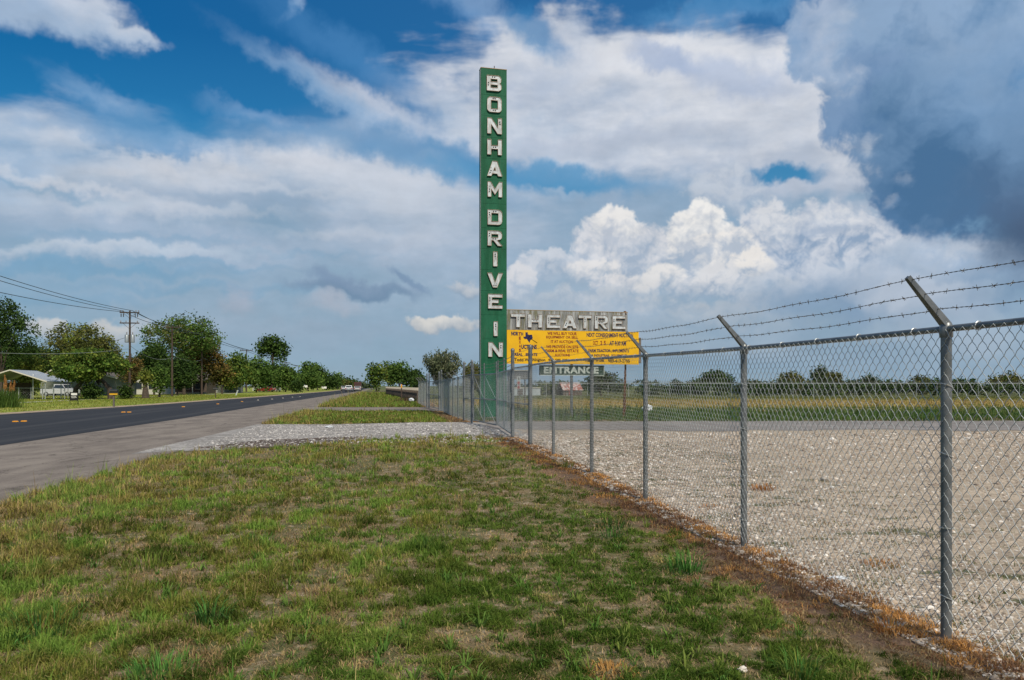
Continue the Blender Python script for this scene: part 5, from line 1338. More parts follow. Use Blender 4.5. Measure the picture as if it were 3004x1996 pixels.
for sx in (-1, 1):
    for y in (.8, 6.2): wheel(lt, sx * .95, y, .42)
vehicle('suv', 768, 246, 1.35, PW, 'white parked vehicle in front of the distant white house', 'car', H=1.8, name='car')
vehicle('sedan', 780, 212, 1.2, PR, 'low red car parked by the far lawns', 'car', H=1.35, name='car')

# short pale yard fence near the carport
yf = empty('yard_fence', (wpt(91, 97), 97, 0), label='low chain link yard fence with pale posts in front of the pickup', cat='fence')
a = Adopt(yf)
for px, h_ in ((20, 1.4), (55, 1.4), (91, 1.42), (125, 1.35), (158, 1.35), (190, 1.3)):
    MB().tube([(wpt(px, 97), 97, 0), (wpt(px, 97), 97, h_)], .045, 8).obj('fence_post', GALV_L, yf)
MB().tube([(wpt(20, 97), 97, 1.36), (wpt(190, 97), 97, 1.30)], .025, 6).obj('top_rail', GALV_L, yf)
link_mesh('wire_mesh', (wpt(20, 97), 97), (wpt(190, 97), 97), .05, 1.3, yf, sides=3, mids=0, pitch=.16, dz=.16, r=.003)
a.done()
tp = empty('yard_pole', (wpt(97, 96.4), 96.4, 0), label='slim pale metal pole with fluted top at the corner of the yard fence', cat='pole')
MB().tube([(0, 0, 0), (0, 0, 2.7)], .045, 8).obj('pole', GALV_L, tp); MB().lathe((0, 0, 2.6), [(.05, 0), (.11, .08), (.09, .2), (.05, .34), (.02, .4)], 10).obj('finial', GALV_L, tp)

# yard sign, letter boxes, marker posts
ys_ = empty('yard_sign', (wpt(217, 71.8), 71.8, 0), rz=.1, label='small black framed yard sign with white panel and scrawled line, on the lawn edge', cat='sign')
MB().box((0, 0, .68), (.70, .03, .74)).obj('sign_board', pbr('black_board', (.015, .015, .015), .6), ys_)
MB().box((.02, -.025, .88), (.50, .012, .18)).obj('sign_panel', pbr('sign_white', (.7, .7, .68), .6), ys_)
sc_ = MB(); sc_.tube([(-.22, -.025, .66), (-.05, -.025, .70), (.18, -.025, .66), (.22, -.025, .58), (.05, -.025, .55), (-.2, -.025, .56)], .022, 6); sc_.obj('scrawl', pbr('sign_white', (.7, .7, .68), .6), ys_)
for x in (-.34, .34): MB().box((x, 0, .35), (.035, .035, 1.5)).obj('leg', pbr('black_board', (.015, .015, .015), .6), ys_)
def letterbox(px, Y, label, band=None):
    m = empty('mailbox', (wpt(px, Y), Y, 0), rz=.2, label=label, cat='mailbox')
    MB().box((0, 0, .5), (.11, .11, 1.0)).obj('post', POLEW if not band else pbr('box_post', (.11, .10, .09), .8), m)
    MB().prism([(-.16, 0), (.16, 0), (.16, .16), (.11, .25), (0, .29), (-.11, .25), (-.16, .16)], lambda a, b, k: (-.28 + k * .56, a, 1.06 + b)).obj('box', pbr('black_tin', (.02, .022, .02), .4), m)
    MB().box((.3, -.02, 1.2), (.02, .2, .16)).obj('door', pbr('black_tin', (.02, .022, .02), .4), m)
    if band: MB().box((0, 0, .985), (.56, .26, .14)).obj('newspaper_tube', pbr('yellow_plastic', (.62, .36, .02), .5), m)
    return m
letterbox(334, 62.5, 'black mailbox above a yellow newspaper tube at the highway edge', True)
letterbox(632, 107, 'plain dark mailbox on a wooden post on the far lawns')
w_ = empty('marker_post', (wpt(692, 133), 133, 0), label='short white post leaning to the right on the far lawns', cat='post'); w_.rotation_euler = (0, .35, 0)
MB().box((0, 0, .40), (.16, .10, .85)).obj('post', WHITE_P, w_); MB().box((0, 0, .86), (.26, .14, .14)).obj('cap', WHITE_P, w_)
for px, py, Y, wd, lb in ((895, 1134, 236, 1.35, 'first white roadside sign from the left, in front of the low spreading tree'), (951, 1137.5, 262, 1.5, 'second white roadside sign, nearer the vanishing end of the highway')):
    q = empty('roadside_sign', (wpt(px, Y), Y, 0), rz=.15, label=lb, cat='sign'); z = EYE + (HY - py) / F * Y
    MB().box((0, 0, z), (wd, .04, .62)).obj('sign_panel', pbr('sign_white', (.7, .7, .68), .6), q)
    for s in (-1, 1): MB().box((s * wd * .35, .05, z / 2), (.08, .06, z)).obj('leg', POLEW, q)

# pampas clump at the left edge
def blades(pos, hgt, wid, lean, az_, cols, curl=.5):
    """grass blades as bent tapering strips; all inputs are arrays"""
    n = len(pos); d = np.stack([np.cos(az_), np.sin(az_), np.zeros(n)], 1); s = np.stack([-np.sin(az_), np.cos(az_), np.zeros(n)], 1)
    up = np.array([[0, 0, 1.]])
    h = hgt[:, None]; w = wid[:, None]; ln = lean[:, None]
    m1 = pos + up * h * .55 * np.cos(ln * .6) + d * h * .55 * np.sin(ln * .6)
    m2 = m1 + up * h * .45 * np.cos(ln * (1 + curl)) + d * h * .45 * np.sin(ln * (1 + curl))
    V = np.stack([pos - s * w, pos + s * w, m1 + s * w * .75, m1 - s * w * .75, m2 + s * w * .10, m2 - s * w * .10], 1).reshape(-1, 3)
    b = (np.arange(n) * 6)[:, None]
    Fc = np.stack([b + np.array([[0, 1, 2, 3]]), b + np.array([[3, 2, 4, 5]])], 1).reshape(-1, 4)
    C_ = np.stack([cols * .62, cols * .62, cols * .95, cols * .95, cols * 1.15, cols * 1.15], 1).reshape(-1, 3) if False else np.repeat(cols, 6, 0)
    return V, Fc, C_
GR = leaf_mat('grass_blade', .30)
pg = empty('pampas_clump', (wpt(8, 60), 60, 0), label='clump of tall ornamental grass with orange plumes at the left edge', cat='ornamental grass')
r_ = np.random.default_rng(3); n = 900
pos = np.stack([r_.normal(size=n) * .55, r_.normal(size=n) * .4, np.zeros(n)], 1)
V, Fc, C_ = blades(pos, r_.uniform(.8, 1.7, n), np.full(n, .018), r_.uniform(.1, .9, n), r_.uniform(0, 6.28, n), np.array(MG)[r_.integers(0, 3, n)])
np_mesh('leaves', V, Fc, GR, pg, cols=C_)
for k in range(9):
    c = Vector((r_.normal() * .35, r_.normal() * .3, 0)); tx_ = c.x * 1.7; hh = r_.uniform(1.7, 2.35)
    pl = MB().tube([(c.x, c.y, .2), (tx_ * .8, c.y, hh * .7), (tx_, c.y, hh * .82)], .012, 5).obj('stalk', pbr('stalk', (.30, .22, .10), .9), pg)
    m = 220; q = r_.random(m); P_ = np.stack([tx_ * (1 + .15 * q), c.y + 0 * q, hh * .66 + q * hh * .36], 1) + r_.normal(size=(m, 3)) * .04 * (1.2 - q)[:, None]
    V, Fc, C_ = blades(P_, np.full(m, .16), np.full(m, .014), r_.uniform(.1, .8, m), r_.uniform(0, 6.28, m), np.array([[.50, .27, .10]]) * r_.uniform(.7, 1.2, (m, 1)))
    np_mesh('plume', V, Fc, GR, pg, cols=C_)

# ================================================================== right side of the highway beyond the driveways
pk = empty('picket_fence', (-9.0, 78, 0), label='dark wooden fence with pale tipped pickets along the far grass strip', cat='fence')
a = Adopt(pk); A_ = np.array([-8.9, 77.0]); B_ = np.array([-23.5, 152.0]); Lp = np.linalg.norm(B_ - A_)
WOODD = pbr('dark_wood', (.13, .11, .09), .9, col2=(.08, .065, .055), vscale=6)
pm = MB(); tm = MB()
for k in range(int(Lp / .55)):
    q = A_ + (B_ - A_) * (k * .55 / Lp); pm.box((q[0], q[1], .62), (.14, .05, 1.24), .2); tm.box((q[0], q[1], 1.30), (.14, .055, .26), .2)
o = pm.obj('picket', WOODD, pk); o['kind'] = 'stuff'; o = tm.obj('picket_tip', pbr('pale_wood', (.42, .39, .33), .9), pk); o['kind'] = 'stuff'
for z in (.4, 1.05): MB().beam((A_[0], A_[1] + .07, z), (B_[0], B_[1] + .07, z), .05, .12).obj('rail', WOODD, pk)
a.done()
mk = empty('marker_post', (wpt(1178, 84), 84, 0), label='slim dark post with orange yellow top before the picket fence', cat='post')
MB().box((0, 0, .7), (.10, .08, 1.4)).obj('post', POLEW, mk); MB().box((0, 0, 1.58), (.13, .10, .36)).obj('cap', pbr('orange_yellow', (.65, .30, .02), .5), mk)
bp = empty('brush_pile', (wpt(1200, 79), 79, 0), label='low heap of brown brush against the corner of the far fence', cat='brush pile')
r_ = np.random.default_rng(8); n = 700
P_ = np.stack([r_.normal(size=n) * .8, r_.normal(size=n) * .4, np.abs(r_.normal(size=n)) * .14], 1)
V, Fc, C_ = blades(P_, r_.uniform(.2, .5, n), np.full(n, .014), r_.uniform(.6, 1.5, n), r_.uniform(0, 6.28, n), np.array([[.12, .08, .05]]) * r_.uniform(.6, 1.5, (n, 1)))
np_mesh('branches', V, Fc, GR, bp, cols=C_)
def lump(name, x, y, z, sx, sy, sz, mat, label, cat, seed=0):
    bm = bmesh.new(); bmesh.ops.create_icosphere(bm, subdivisions=3, radius=1)
    r = random.Random(seed)
    for v in bm.verts:
        k = 1 + .22 * math.sin(v.co.x * 5 + seed) * math.cos(v.co.y * 4 + v.co.z * 6 + seed) + r.uniform(-.05, .05)
        v.co = Vector((v.co.x * sx * k, v.co.y * sy * k, v.co.z * sz * k))
    me = bpy.data.meshes.new(name); bm.to_mesh(me); bm.free(); me.materials.append(mat)
    o = bpy.data.objects.new(name, me); COL.objects.link(o); o.location = (x, y, z)
    return tag(o, label=label, cat=cat)
LIT = pbr('white_plastic', (.70, .74, .78), .4, col2=(.5, .55, .6), vscale=20)
lump('plastic_bag', wpt(1207, 77), 77, .30, .26, .2, .17, LIT, 'crumpled white bag on the brush pile', 'bag', 2)
lump('litter', wpt(966, 31.2), 31.2, .05, .16, .08, .04, LIT, 'small pale blue scrap lying on the white gravel driveway', 'litter', 4)
q = (2457, 1703); Yq = EYE * F / (q[1] - HY)
lump('litter', wpt(2457, Yq), Yq, .02, .085, .025, .018, LIT, 'narrow white scrap lying by the foot of the wire mesh', 'litter', 5)
Yq = EYE * F / (1975 - HY); lump('stone', wpt(2177, Yq), Yq, .02, .028, .02, .02, pbr('chalk', (.62, .58, .52), .9), 'single white stone in the dark green mat grass', 'stone', 6)
lump('litter', wpt(1898, 47), 47, .32, .30, .2, .2, LIT, 'white scrap among the weeds under the pylon board', 'litter', 7)

# ticket booth, panel sign, low building and barn across the field
tb_ = empty('ticket_booth', (wpt(1524, 58), 58, 0), rz=.12, label='grey ticket booth canopy with dark window behind the gate posts', cat='booth')
MB().box((0, .6, 2.38), (1.35, 2.4, .60)).obj('canopy', pbr('grey_canopy', (.17, .175, .18), .7, col2=(.11, .115, .12), vscale=4, stretch=(.3, .3, 12)), tb_)
MB().box((0, .6, 2.70), (1.45, 2.5, .05)).obj('canopy_edge', TRIM, tb_)
MB().box((-.52, .8, 1.04), (.30, 1.2, 2.07)).obj('wall', WALLG, tb_); MB().box((-.52, .18, 1.5), (.22, .04, .7)).obj('window', GLASS, tb_)
MB().box((.6, 1.6, 1.04), (.08, .08, 2.07)).obj('post', POLEW, tb_)
ps = empty('panel_sign', (wpt(1521.5, 52), 52, 0), rz=.1, label='narrow upright white sign with two red panels beside the ticket booth', cat='sign')
MB().box((0, 0, 1.80), (.22, .06, .82)).obj('sign_board', WHITE_P, ps)
for z in (1.53, 1.79): MB().box((0, -.04, z), (.15, .02, .19)).obj('red_panel', pbr('red_panel', (.30, .05, .05), .5), ps)
MB().box((0, -.04, 2.07), (.06, .02, .16)).obj('slot', DARK, ps)
for x in (-.06, .06): MB().box((x, .02, .7), (.04, .04, 1.4)).obj('post', POLEW, ps)
lw = empty('low_building', (wpt(1545, 136), 136, 0), rz=.05, label='low pale metal building with yellowish roof edge left of the bushy shrub', cat='building')
MB().box((0, 3, .6), (4.6, 6, 1.2)).obj('wall', pbr('pale_blue_wall', (.40, .46, .48), .6, col2=(.33, .39, .42), vscale=3, stretch=(5, 5, .2)), lw)
MB().box((0, 3, 1.26), (4.8, 6.2, .12)).obj('roof', TRIM, lw); MB().box((-1.0, -.02, .55), (.8, .05, 1.0)).obj('door', WALLD, lw)
bn = empty('barn', (wpt(1672, 138), 138, 0), rz=.35, label='small old barn with patchy red and white roof beyond the field', cat='barn')
BRF = pbr('patchy_red_roof', (.45, .40, .38), .7, col2=(.28, .09, .07), vscale=2.2, edges=(.45, .55))
MB().prism([(-1.3, 0), (1.3, 0), (1.3, .95), (0, 2.05), (-1.3, .95)], lambda p, q, k: (-1.8 + k * 3.4, p, q)).obj('wall', WALLD, bn)
for s in (-1, 1): MB().prism([(0, 2.08), (s * 1.5, .82), (s * 1.5, .90), (0, 2.18)][::s], lambda p, q, k: (-1.95 + k * 3.7, p, q)).obj('roof', BRF, bn)
MB().box((-.4, -1.33, .42), (.8, .05, .85)).obj('door', pbr('brick_red', (.22, .06, .05), .9), bn)

# ================================================================== grass, weeds and stones
def vf(x, y, s=1.0, seed=0, o=4, r=.55): return np.asarray(fbm(x * s, y * s, o, r, seed))
def pick(cols, r): c = np.array(cols); return c[r.integers(0, len(c), 1)]
def verge(n, y0, y1, pw, seed, xr_, wk=1.0, hk=1.0, far=False, name='grass', label=''):
    r = np.random.default_rng(seed)
    u = r.random(n)
    y = (y0 ** (1 - pw) + u * (y1 ** (1 - pw) - y0 ** (1 - pw))) ** (1 / (1 - pw))
    xl, xr2 = xr_(y); x = xl + (xr2 - xl) * r.random(n)
    keep = np.abs(x) < .66 * y + 1.2
    x, y = x[keep], y[keep]; n = len(x)
    df = x_fence(y) - x; dl = x - x_sh(y)
    a = vf(x, y, .55, 201); b = vf(x, y * .6, 2.3, 202); c = .55 * vf(x, y, 6.5, 203, 3) + .45 * vf(x, y, 2.6, 206, 3); c = (c - .5) * 1.35 + .5; e = vf(x, y, 1.1, 204)
    # strips: dead growth along the fence, dry yellow growth along the shoulder
    dead = smooth01((.58 - .34 * smooth01((6.2 - y) / 1.6) + 1.3 * (vf(x * .2, y, .9, 205) - .47) + 1.5 * (b - .5) - df) / .14) if not far else smooth01((1.0 - df) / .4)
    dry = smooth01((2.0 + 3.0 * (e - .5) - dl) / 1.1)
    if not far: dry = np.maximum(dry, .75 * smooth01((y - 16.5 + 8 * (e - .5)) / 3) * smooth01((e - .44) / .1))
    mat0 = smooth01((x + .6 + (a - .5) * 3) / .8) * smooth01((12.5 - y) / 2.5) * smooth01((df - .75) / .5)
    bare = np.zeros(n)
    if not far:
        for px, py, rx, ry in ((1440, 1500, .30, .22), (1420, 1590, .42, .5), (1782, 1950, .20, .16), (1110, 1394, .9, .8), (1440, 1750, .20, .12), (1700, 1410, .5, 1.1), (1010, 1290, 1.6, .9), (870, 1900, .30, .13), (1300, 1870, .16, .1), (2225, 1900, .12, .08), (1560, 1890, .12, .1), (760, 1350, .6, 1.2), (640, 1560, .25, .2)):
            Y_ = EYE * F / (py - HY); X_ = (px - CX) / F * Y_
            dd = np.hypot((x - X_) / rx, (y - Y_) / ry) + (b - .5) * 2.4 + (c - .5) * 1.2
            bare = np.maximum(bare, smooth01((1.15 - dd) / .3))
    bare = np.maximum(bare, smooth01((.445 - .6 * b - .4 * e) / .05) * .85 * (1 - .75 * mat0))
    keep = r.random(n) > np.maximum(bare * .80, dead * .35)
    keep &= r.random(n) < smooth01((c - .36) / .14) * .88 + .12
    keep &= df > -.3 - .3 * (b > .55)
    if not far: keep &= y < 24.2 + np.minimum(0, x + 1.8) * .88 + (b - .5) * 2.2 + .35 * (c - .5)
    keep &= r.random(n) > .35 * (c < .44) * (1 - mat0)
    idx = np.where(keep)[0]; x, y, df, dl, a, b, c, e, dead, dry, bare, mat0 = [k[idx] for k in (x, y, df, dl, a, b, c, e, dead, dry, bare, mat0)]; n = len(x)
    left = smooth01((-.4 - x + (a - .5) * 3) / 1.2)
    mat_ = (1 - left) * (1 - dry)
    g1 = np.array([.092, .138, .026]); g2 = np.array([.185, .225, .042]); g3 = np.array([.34, .30, .075]); st = np.array([.50, .36, .17]); br = np.array([.30, .155, .085]); mo = np.array([.062, .112, .018]); bl = np.array([.06, .12, .045])
    R_ = r.random((n, 1)); t = smooth01((a - .42) / .16)[:, None]; q2 = smooth01((e - .45) / .12)[:, None]
    col = g1 * (1 - t) + g2 * t
    col = col * (1 - q2 * .6) + np.where(R_ < .5, g3, g2) * q2 * .6
    col = col * (1 - mat_[:, None] * .62) + (mo * (1 - q2) + g1 * q2) * mat_[:, None] * .62
    y_ = (dry * (.55 + .45 * R_[:, 0]))[:, None]; col = col * (1 - y_) + np.where(r.random((n, 1)) < .45, st * .75, g3 * 1.15) * y_
    dd = np.clip(dead * 1.1, 0, 1)[:, None]; col = col * (1 - dd) + np.where(r.random((n, 1)) < .55, br, st * .85) * dd
    bb = (bare > .3)[:, None] & (r.random((n, 1)) < .75); col = np.where(bb, st * r.uniform(.5, .95, (n, 1)), col)
    pk_ = r.random((n, 1)) < (.05 + .04 * left[:, None]); col = np.where(pk_, st * .9, col)
    pt = .5 * vf(x, y, 1.9, 210, 3) + .5 * vf(x, y, .7, 211, 3); pt = (pt - .5) * 1.4 + .5; lush = smooth01((pt - .52) / .10) * smooth01((c - .44) / .1)
    col = col * (.62 + 1.15 * np.clip(pt - .2, 0, .7))[:, None]
    lu = (lush * (.35 + .5 * left))[:, None] * (1 - np.clip(dead + bare, 0, 1))[:, None]; col = col * (1 - lu) + np.array([.150, .265, .045]) * lu
    m0 = (mat0 * .8)[:, None] * (1 - np.clip(dead + bare, 0, 1))[:, None]; col = col * (1 - m0) + np.where(R_ < .8, [[.055, .112, .016]], [[.12, .17, .03]]) * m0
    col = col * r.uniform(.65, 1.4, (n, 1))
    h = (.014 + .22 * np.clip(c - .42, 0, .4) + .016 * r.random(n)) * (1 + .42 * left + .7 * dry) * (1 - .35 * dead) * (1 - .4 * bare) * hk
    tall = r.random(n) < (.004 + .006 * left + .012 * dry) * (c > .48); h = np.where(tall, h * r.uniform(1.6, 2.6, n), h)
    w = (.0011 + .00033 * y) * r.uniform(.6, 1.3, n) * wk * np.where(tall, .8, 1)
    lean = np.clip(r.normal(.95, .38, n) + .25 * mat_ + .5 * dead, .05, 1.5); lean = np.where(tall, lean * .5, lean)
    V, Fc, C_ = blades(np.stack([x, y, zg(x, y) - .002], 1), h, w, lean, r.uniform(0, 2 * math.pi, n), col)
    return tag(np_mesh(name, V, Fc, GR, cols=C_), kind='stuff', label=label)
verge(560000, 3.7, 24.6, 2.1, 31, lambda y: (x_sh(y) - .12 + wob(y, .12, 2), x_fence(y) + .3), label='patchy green and dry grass of the near verge')
verge(60000, 34.2, 51.6, 1.2, 32, lambda y: (x_sh(y) - .1, x_fence(y) + .6), wk=.9, hk=1.5, far=True, label='grass between the two driveways')
verge(90000, 61.3, 190, 2.0, 33, lambda y: (x_sh(y) - .1, x_fence(y) + .9), wk=.8, hk=2.6, far=True, label='yellow green grass strip beyond the concrete driveway')

# weeds and dry grass of the field
r_ = np.random.default_rng(44); n = 60000
y = 35.3 + 82 * r_.random(n) ** 1.5; x = -2.4 - .154 * (y - 40) * .9 + (.68 * y + 6) * r_.random(n)
a = .6 * vf(x * .25, y * .5, .6, 301) + .4 * vf(x, y, .35, 307); c = vf(x, y, 1.6, 302, 3)
yy = y + (a - .5) * 46
gm = (1 - smooth01((yy - 52) / 8))[:, None]; ym = (smooth01((yy - 56) / 5) * (1 - smooth01((yy - 90) / 14)))[:, None]
R_ = r_.random((n, 1))
col = np.array([.11, .13, .04]) * np.ones((n, 1)); col = col * (1 - gm) + np.where(R_ < .7, [[.060, .115, .032]], [[.12, .145, .045]]) * gm
col = col * (1 - ym) + np.where(R_ < .5, [[.33, .24, .09]], [[.26, .24, .07]]) * ym
col = col * r_.uniform(.7, 1.35, (n, 1))
h = (.06 + .42 * np.clip(c - .44, 0, .4) * (1 + 1.0 * gm[:, 0])) * r_.uniform(.5, 1.5, n); w = .004 + .00035 * y
V, Fc, C_ = blades(np.stack([x, y, 0 * x], 1), h, w, r_.uniform(.1, .9, n), r_.uniform(0, 6.28, n), col)
tag(np_mesh('weeds', V, Fc, GR, cols=C_), kind='stuff', label='green weeds and dry grass covering the field')
# lawn blades across the road
n = 50000; y = 38 + 110 * r_.random(n) ** 1.4; x = x_hl(y) - 1.7 - r_.random(n) * 30
c = vf(x, y, .6, 305)
col = np.where(r_.random((n, 1)) < .6, [[.20, .26, .04]], [[.30, .29, .07]]) * r_.uniform(.6, 1.3, (n, 1)) * (.5 + c[:, None])
V, Fc, C_ = blades(np.stack([x, y, 0 * x], 1), r_.uniform(.04, .11, n), .006 + .0003 * y, r_.uniform(.2, 1.0, n), r_.uniform(0, 6.28, n), col)
tag(np_mesh('lawn_grass', V, Fc, GR, cols=C_), kind='stuff', label='mown yellow green lawn grass across the highway')

def tuft(px, py, n, rad, h0, h1, cols, label, seed, wid=.0035, lean=(.15, .9), cat='grass tuft', name='grass_tuft'):
    Y_ = EYE * F / (py - HY); X_ = (px - CX) / F * Y_; z = zgf(X_, Y_); Y_ = (EYE - z) * F / (py - HY); X_ = (px - CX) / F * Y_
    r = np.random.default_rng(seed); rr = rad * np.sqrt(r.random(n)); th = r.uniform(0, 6.28, n)
    pos = np.stack([rr * np.cos(th), rr * np.sin(th), 0 * rr], 1)
    col = np.array(cols)[r.integers(0, len(cols), n)] * r.uniform(.7, 1.3, (n, 1))
    V, Fc, C_ = blades(pos, r.uniform(h0, h1, n), wid * r.uniform(.6, 1.3, n), lean[0] + (lean[1] - lean[0]) * (rr / rad) * r.uniform(.5, 1.2, n), th + r.normal(size=n) * .5, col, curl=.9)
    return tag(np_mesh(name, V, Fc, GR, cols=C_, loc=(X_, Y_, z)), label=label, cat=cat)
BGT = [(.09, .22, .05), (.12, .27, .06), (.06, .16, .03)]; DGT = [(.045, .10, .025), (.06, .13, .03), (.035, .08, .02)]; YGT = [(.20, .24, .05), (.14, .19, .04), (.10, .16, .03)]; STT = [(.52, .32, .11), (.42, .24, .08), (.34, .18, .06)]; OCT_ = [(.55, .27, .08), (.42, .19, .06), (.30, .14, .05)]
for a in ((2010, 1678, 110, .15, .10, .26, BGT, 'broad bright green tuft on the dark mat grass left of the second fence post', 1, .005), (1800, 1580, 70, .12, .10, .24, BGT + DGT, 'thin pale green tuft halfway to the dead strip, under the third fence post', 2),
          (1790, 1545, 200, .26, .06, .15, DGT, 'dense dark green tuft patch beside the orange dead grass', 3), (620, 1825, 90, .12, .10, .24, DGT + BGT[:1], 'dark spiky tuft fanning out left of the middle foreground', 4, .005),
          (760, 1600, 160, .20, .07, .18, YGT + BGT, 'yellow green tuft in the middle of the left verge', 5), (440, 1665, 160, .22, .08, .20, YGT, 'large yellow green tuft on the left verge', 6), (110, 1860, 260, .30, .08, .20, BGT + DGT, 'lush green tuft patch in the bottom left corner', 7),
          (470, 1990, 220, .18, .06, .16, BGT, 'bright green tuft cut by the bottom edge, left', 8), (2345, 1985, 170, .11, .08, .20, YGT + BGT, 'yellow green tuft cut by the bottom edge, right', 9, .003),
          (2240, 1438, 160, .17, .07, .16, OCT_, 'orange dry tuft standing in the gravel between the first two posts', 10, .004, (.2, 1.2)), (1790, 1975, 260, .15, .02, .09, STT, 'pale straw patch at the bottom middle', 11, .003, (.7, 1.6)), (1660, 1372, 60, .14, .10, .28, YGT, 'light weed tuft growing at the foot of the fifth fence post', 12),
          (1250, 1610, 130, .2, .07, .17, DGT + MG, 'green tuft left of the pinkish bare patches', 13), (940, 1345, 150, .45, .08, .2, YGT + STT[:1], 'golden tuft at the near edge of the driveway', 14), (2610, 1850, 120, .12, .04, .12, OCT_ + STT[:1], 'rusty dead tuft at the foot of the first fence post', 15),
          (690, 1335, 150, .4, .08, .22, YGT, 'tuft of yellow grass at the corner of shoulder and driveway', 16), (2580, 1660, 110, .16, .04, .11, OCT_, 'rusty low tuft in the gravel left of the first fence post', 17, .003, (.4, 1.3)), (2090, 1490, 90, .2, .03, .08, OCT_, 'small rusty tuft at the foot of the second fence post, in gravel', 18, .003, (.4, 1.4))):
    tuft(*a)

# loose stones along the fence and over the lot
ico = bmesh.new(); bmesh.ops.create_icosphere(ico, subdivisions=1, radius=1)
iv = np.array([v.co[:] for v in ico.verts]); ifc = np.array([[v.index for v in f.verts] for f in ico.faces]); ico.free()
def stones(n, xf, yf, size, cols, seed, name, label):
    r = np.random.default_rng(seed); y = yf(r, n); x = xf(r, y, n); s = size(r, y, n)
    V = iv[None] * (1 + r.uniform(-.28, .28, (n, len(iv), 1))) * (s[:, None, None]) * np.stack([r.uniform(.8, 1.4, n), r.uniform(.7, 1.2, n), r.uniform(.4, .75, n)], 1)[:, None, :]
    th = r.uniform(0, 6.28, n); c, s_2 = np.cos(th)[:, None], np.sin(th)[:, None]
    V = np.stack([V[..., 0] * c - V[..., 1] * s_2, V[..., 0] * s_2 + V[..., 1] * c, V[..., 2]], -1)
    V += np.stack([x, y, zg(x, y) + .006 + s * .15], 1)[:, None, :]
    Fc = (ifc[None] + (np.arange(n) * len(iv))[:, None, None]).reshape(-1, 3)
    C_ = np.repeat(np.array(cols)[r.integers(0, len(cols), n)] * r.uniform(.6, 1.25, (n, 1)), len(iv), 0)
    return tag(np_mesh(name, V.reshape(-1, 3), Fc, STONE, cols=C_), kind='stuff', label=label)
STONE = bpy.data.materials.new('stone'); STONE.use_nodes = True
_t2 = STONE.node_tree; _a = _t2.nodes.new('ShaderNodeAttribute'); _a.attribute_name = 'Col'
_t2.links.new(_a.outputs[0], _t2.nodes['Principled BSDF'].inputs['Base Color']); _t2.nodes['Principled BSDF'].inputs['Roughness'].default_value = .9
SCOL = [(.46, .40, .33), (.56, .51, .45), (.34, .28, .22), (.62, .59, .54), (.27, .22, .18), (.40, .32, .24)]
stones(30000, lambda r, y, n: x_fence(y) - .22 + np.abs(r.normal(size=n)) ** 1.3 * (.30 + .075 * y), lambda r, n: 3.6 + 20 * r.random(n) ** 1.7, lambda r, y, n: (.0050 + .0006 * y) * r.lognormal(0, .42, n), SCOL, 61, 'loose_gravel', 'loose pale stones spilling along the fence and lot')
stones(26000, lambda r, y, n: x_fence(y) + .3 + (.85 * y + 3 - x_fence(y)) * r.random(n), lambda r, n: 5 + 20.5 * r.random(n) ** .8, lambda r, y, n: (.006 + .0006 * y) * r.lognormal(0, .4, n), SCOL, 63, 'lot_stones', 'scattered loose pebbles over the gravel lot')
stones(9000, lambda r, y, n: x_sh(y) + (x_fence(y) - x_sh(y)) * r.random(n) + .1, lambda r, n: r.uniform(21, 33.6, n), lambda r, y, n: .018 * r.lognormal(0, .4, n), [(.44, .43, .41), (.30, .29, .28), (.54, .52, .50), (.22, .21, .20)], 62, 'driveway_stones', 'pale crushed stones on the gravel driveway')

# dead straw and wiry stems lying along the fence
r_ = np.random.default_rng(71); n = 42000; y = 3.7 + 19 * r_.random(n) ** 1.6
b = vf(x_fence(y) * .3, y, 1.7, 401); wdt = (.35 + 1.1 * np.clip(b - .3, 0, .6)) * (1 - .45 * smooth01((6.2 - y) / 1.6))
x = x_fence(y) + .12 - wdt * r_.random(n) ** 1.15 + r_.normal(size=n) * .04
c = vf(x, y, 5.0, 402, 4); k_ = r_.random(n) < smooth01((c - .38) / .16); x, y, c = x[k_], y[k_], c[k_]; n = len(x)
R_ = r_.random((n, 1)); pt = vf(x, y, 1.3, 403)[:, None]
col = np.where(R_ < .45, [[.27, .135, .07]], np.where(R_ < .75, [[.40, .24, .11]], [[.15, .10, .075]])); col = np.where((pt > .52) & (R_ < .75), [[.62, .33, .11]], col) * r_.uniform(.6, 1.3, (n, 1))
V, Fc, C_ = blades(np.stack([x, y, zg(x, y) + .004], 1), r_.uniform(.025, .085, n), (.0010 + .00028 * y), np.clip(r_.normal(1.15, .35, n), .2, 1.55), r_.uniform(0, 6.28, n), col, curl=.4)
tag(np_mesh('dead_straw', V, Fc, GR, cols=C_), kind='stuff', label='reddish dead straw strewn along the foot of the fence')
# low moss and weed mats creeping over the gravel just behind the fence
r_ = np.random.default_rng(72); n = 60000; y = 4 + 18 * r_.random(n) ** 1.2; x = x_fence(y) + .1 + 3.6 * r_.random(n) ** 1.3
c = vf(x * 1.0, y * 1.9, 1.5, 404, 4); k_ = c > .60 + .02 * r_.normal(size=n) + .012 * (x - x_fence(y)) ** 1.5; x, y = x[k_], y[k_]; n = len(x)
col = np.where(r_.random((n, 1)) < .7, [[.085, .12, .035]], [[.20, .13, .06]]) * r_.uniform(.6, 1.3, (n, 1))
V, Fc, C_ = blades(np.stack([x, y, zg(x, y) + .006], 1), r_.uniform(.012, .035, n), .0012 + .0003 * y, r_.uniform(.3, 1.4, n), r_.uniform(0, 6.28, n), col)
tag(np_mesh('creeping_weeds', V, Fc, GR, cols=C_), kind='stuff', label='low weeds creeping over the gravel behind the fence')

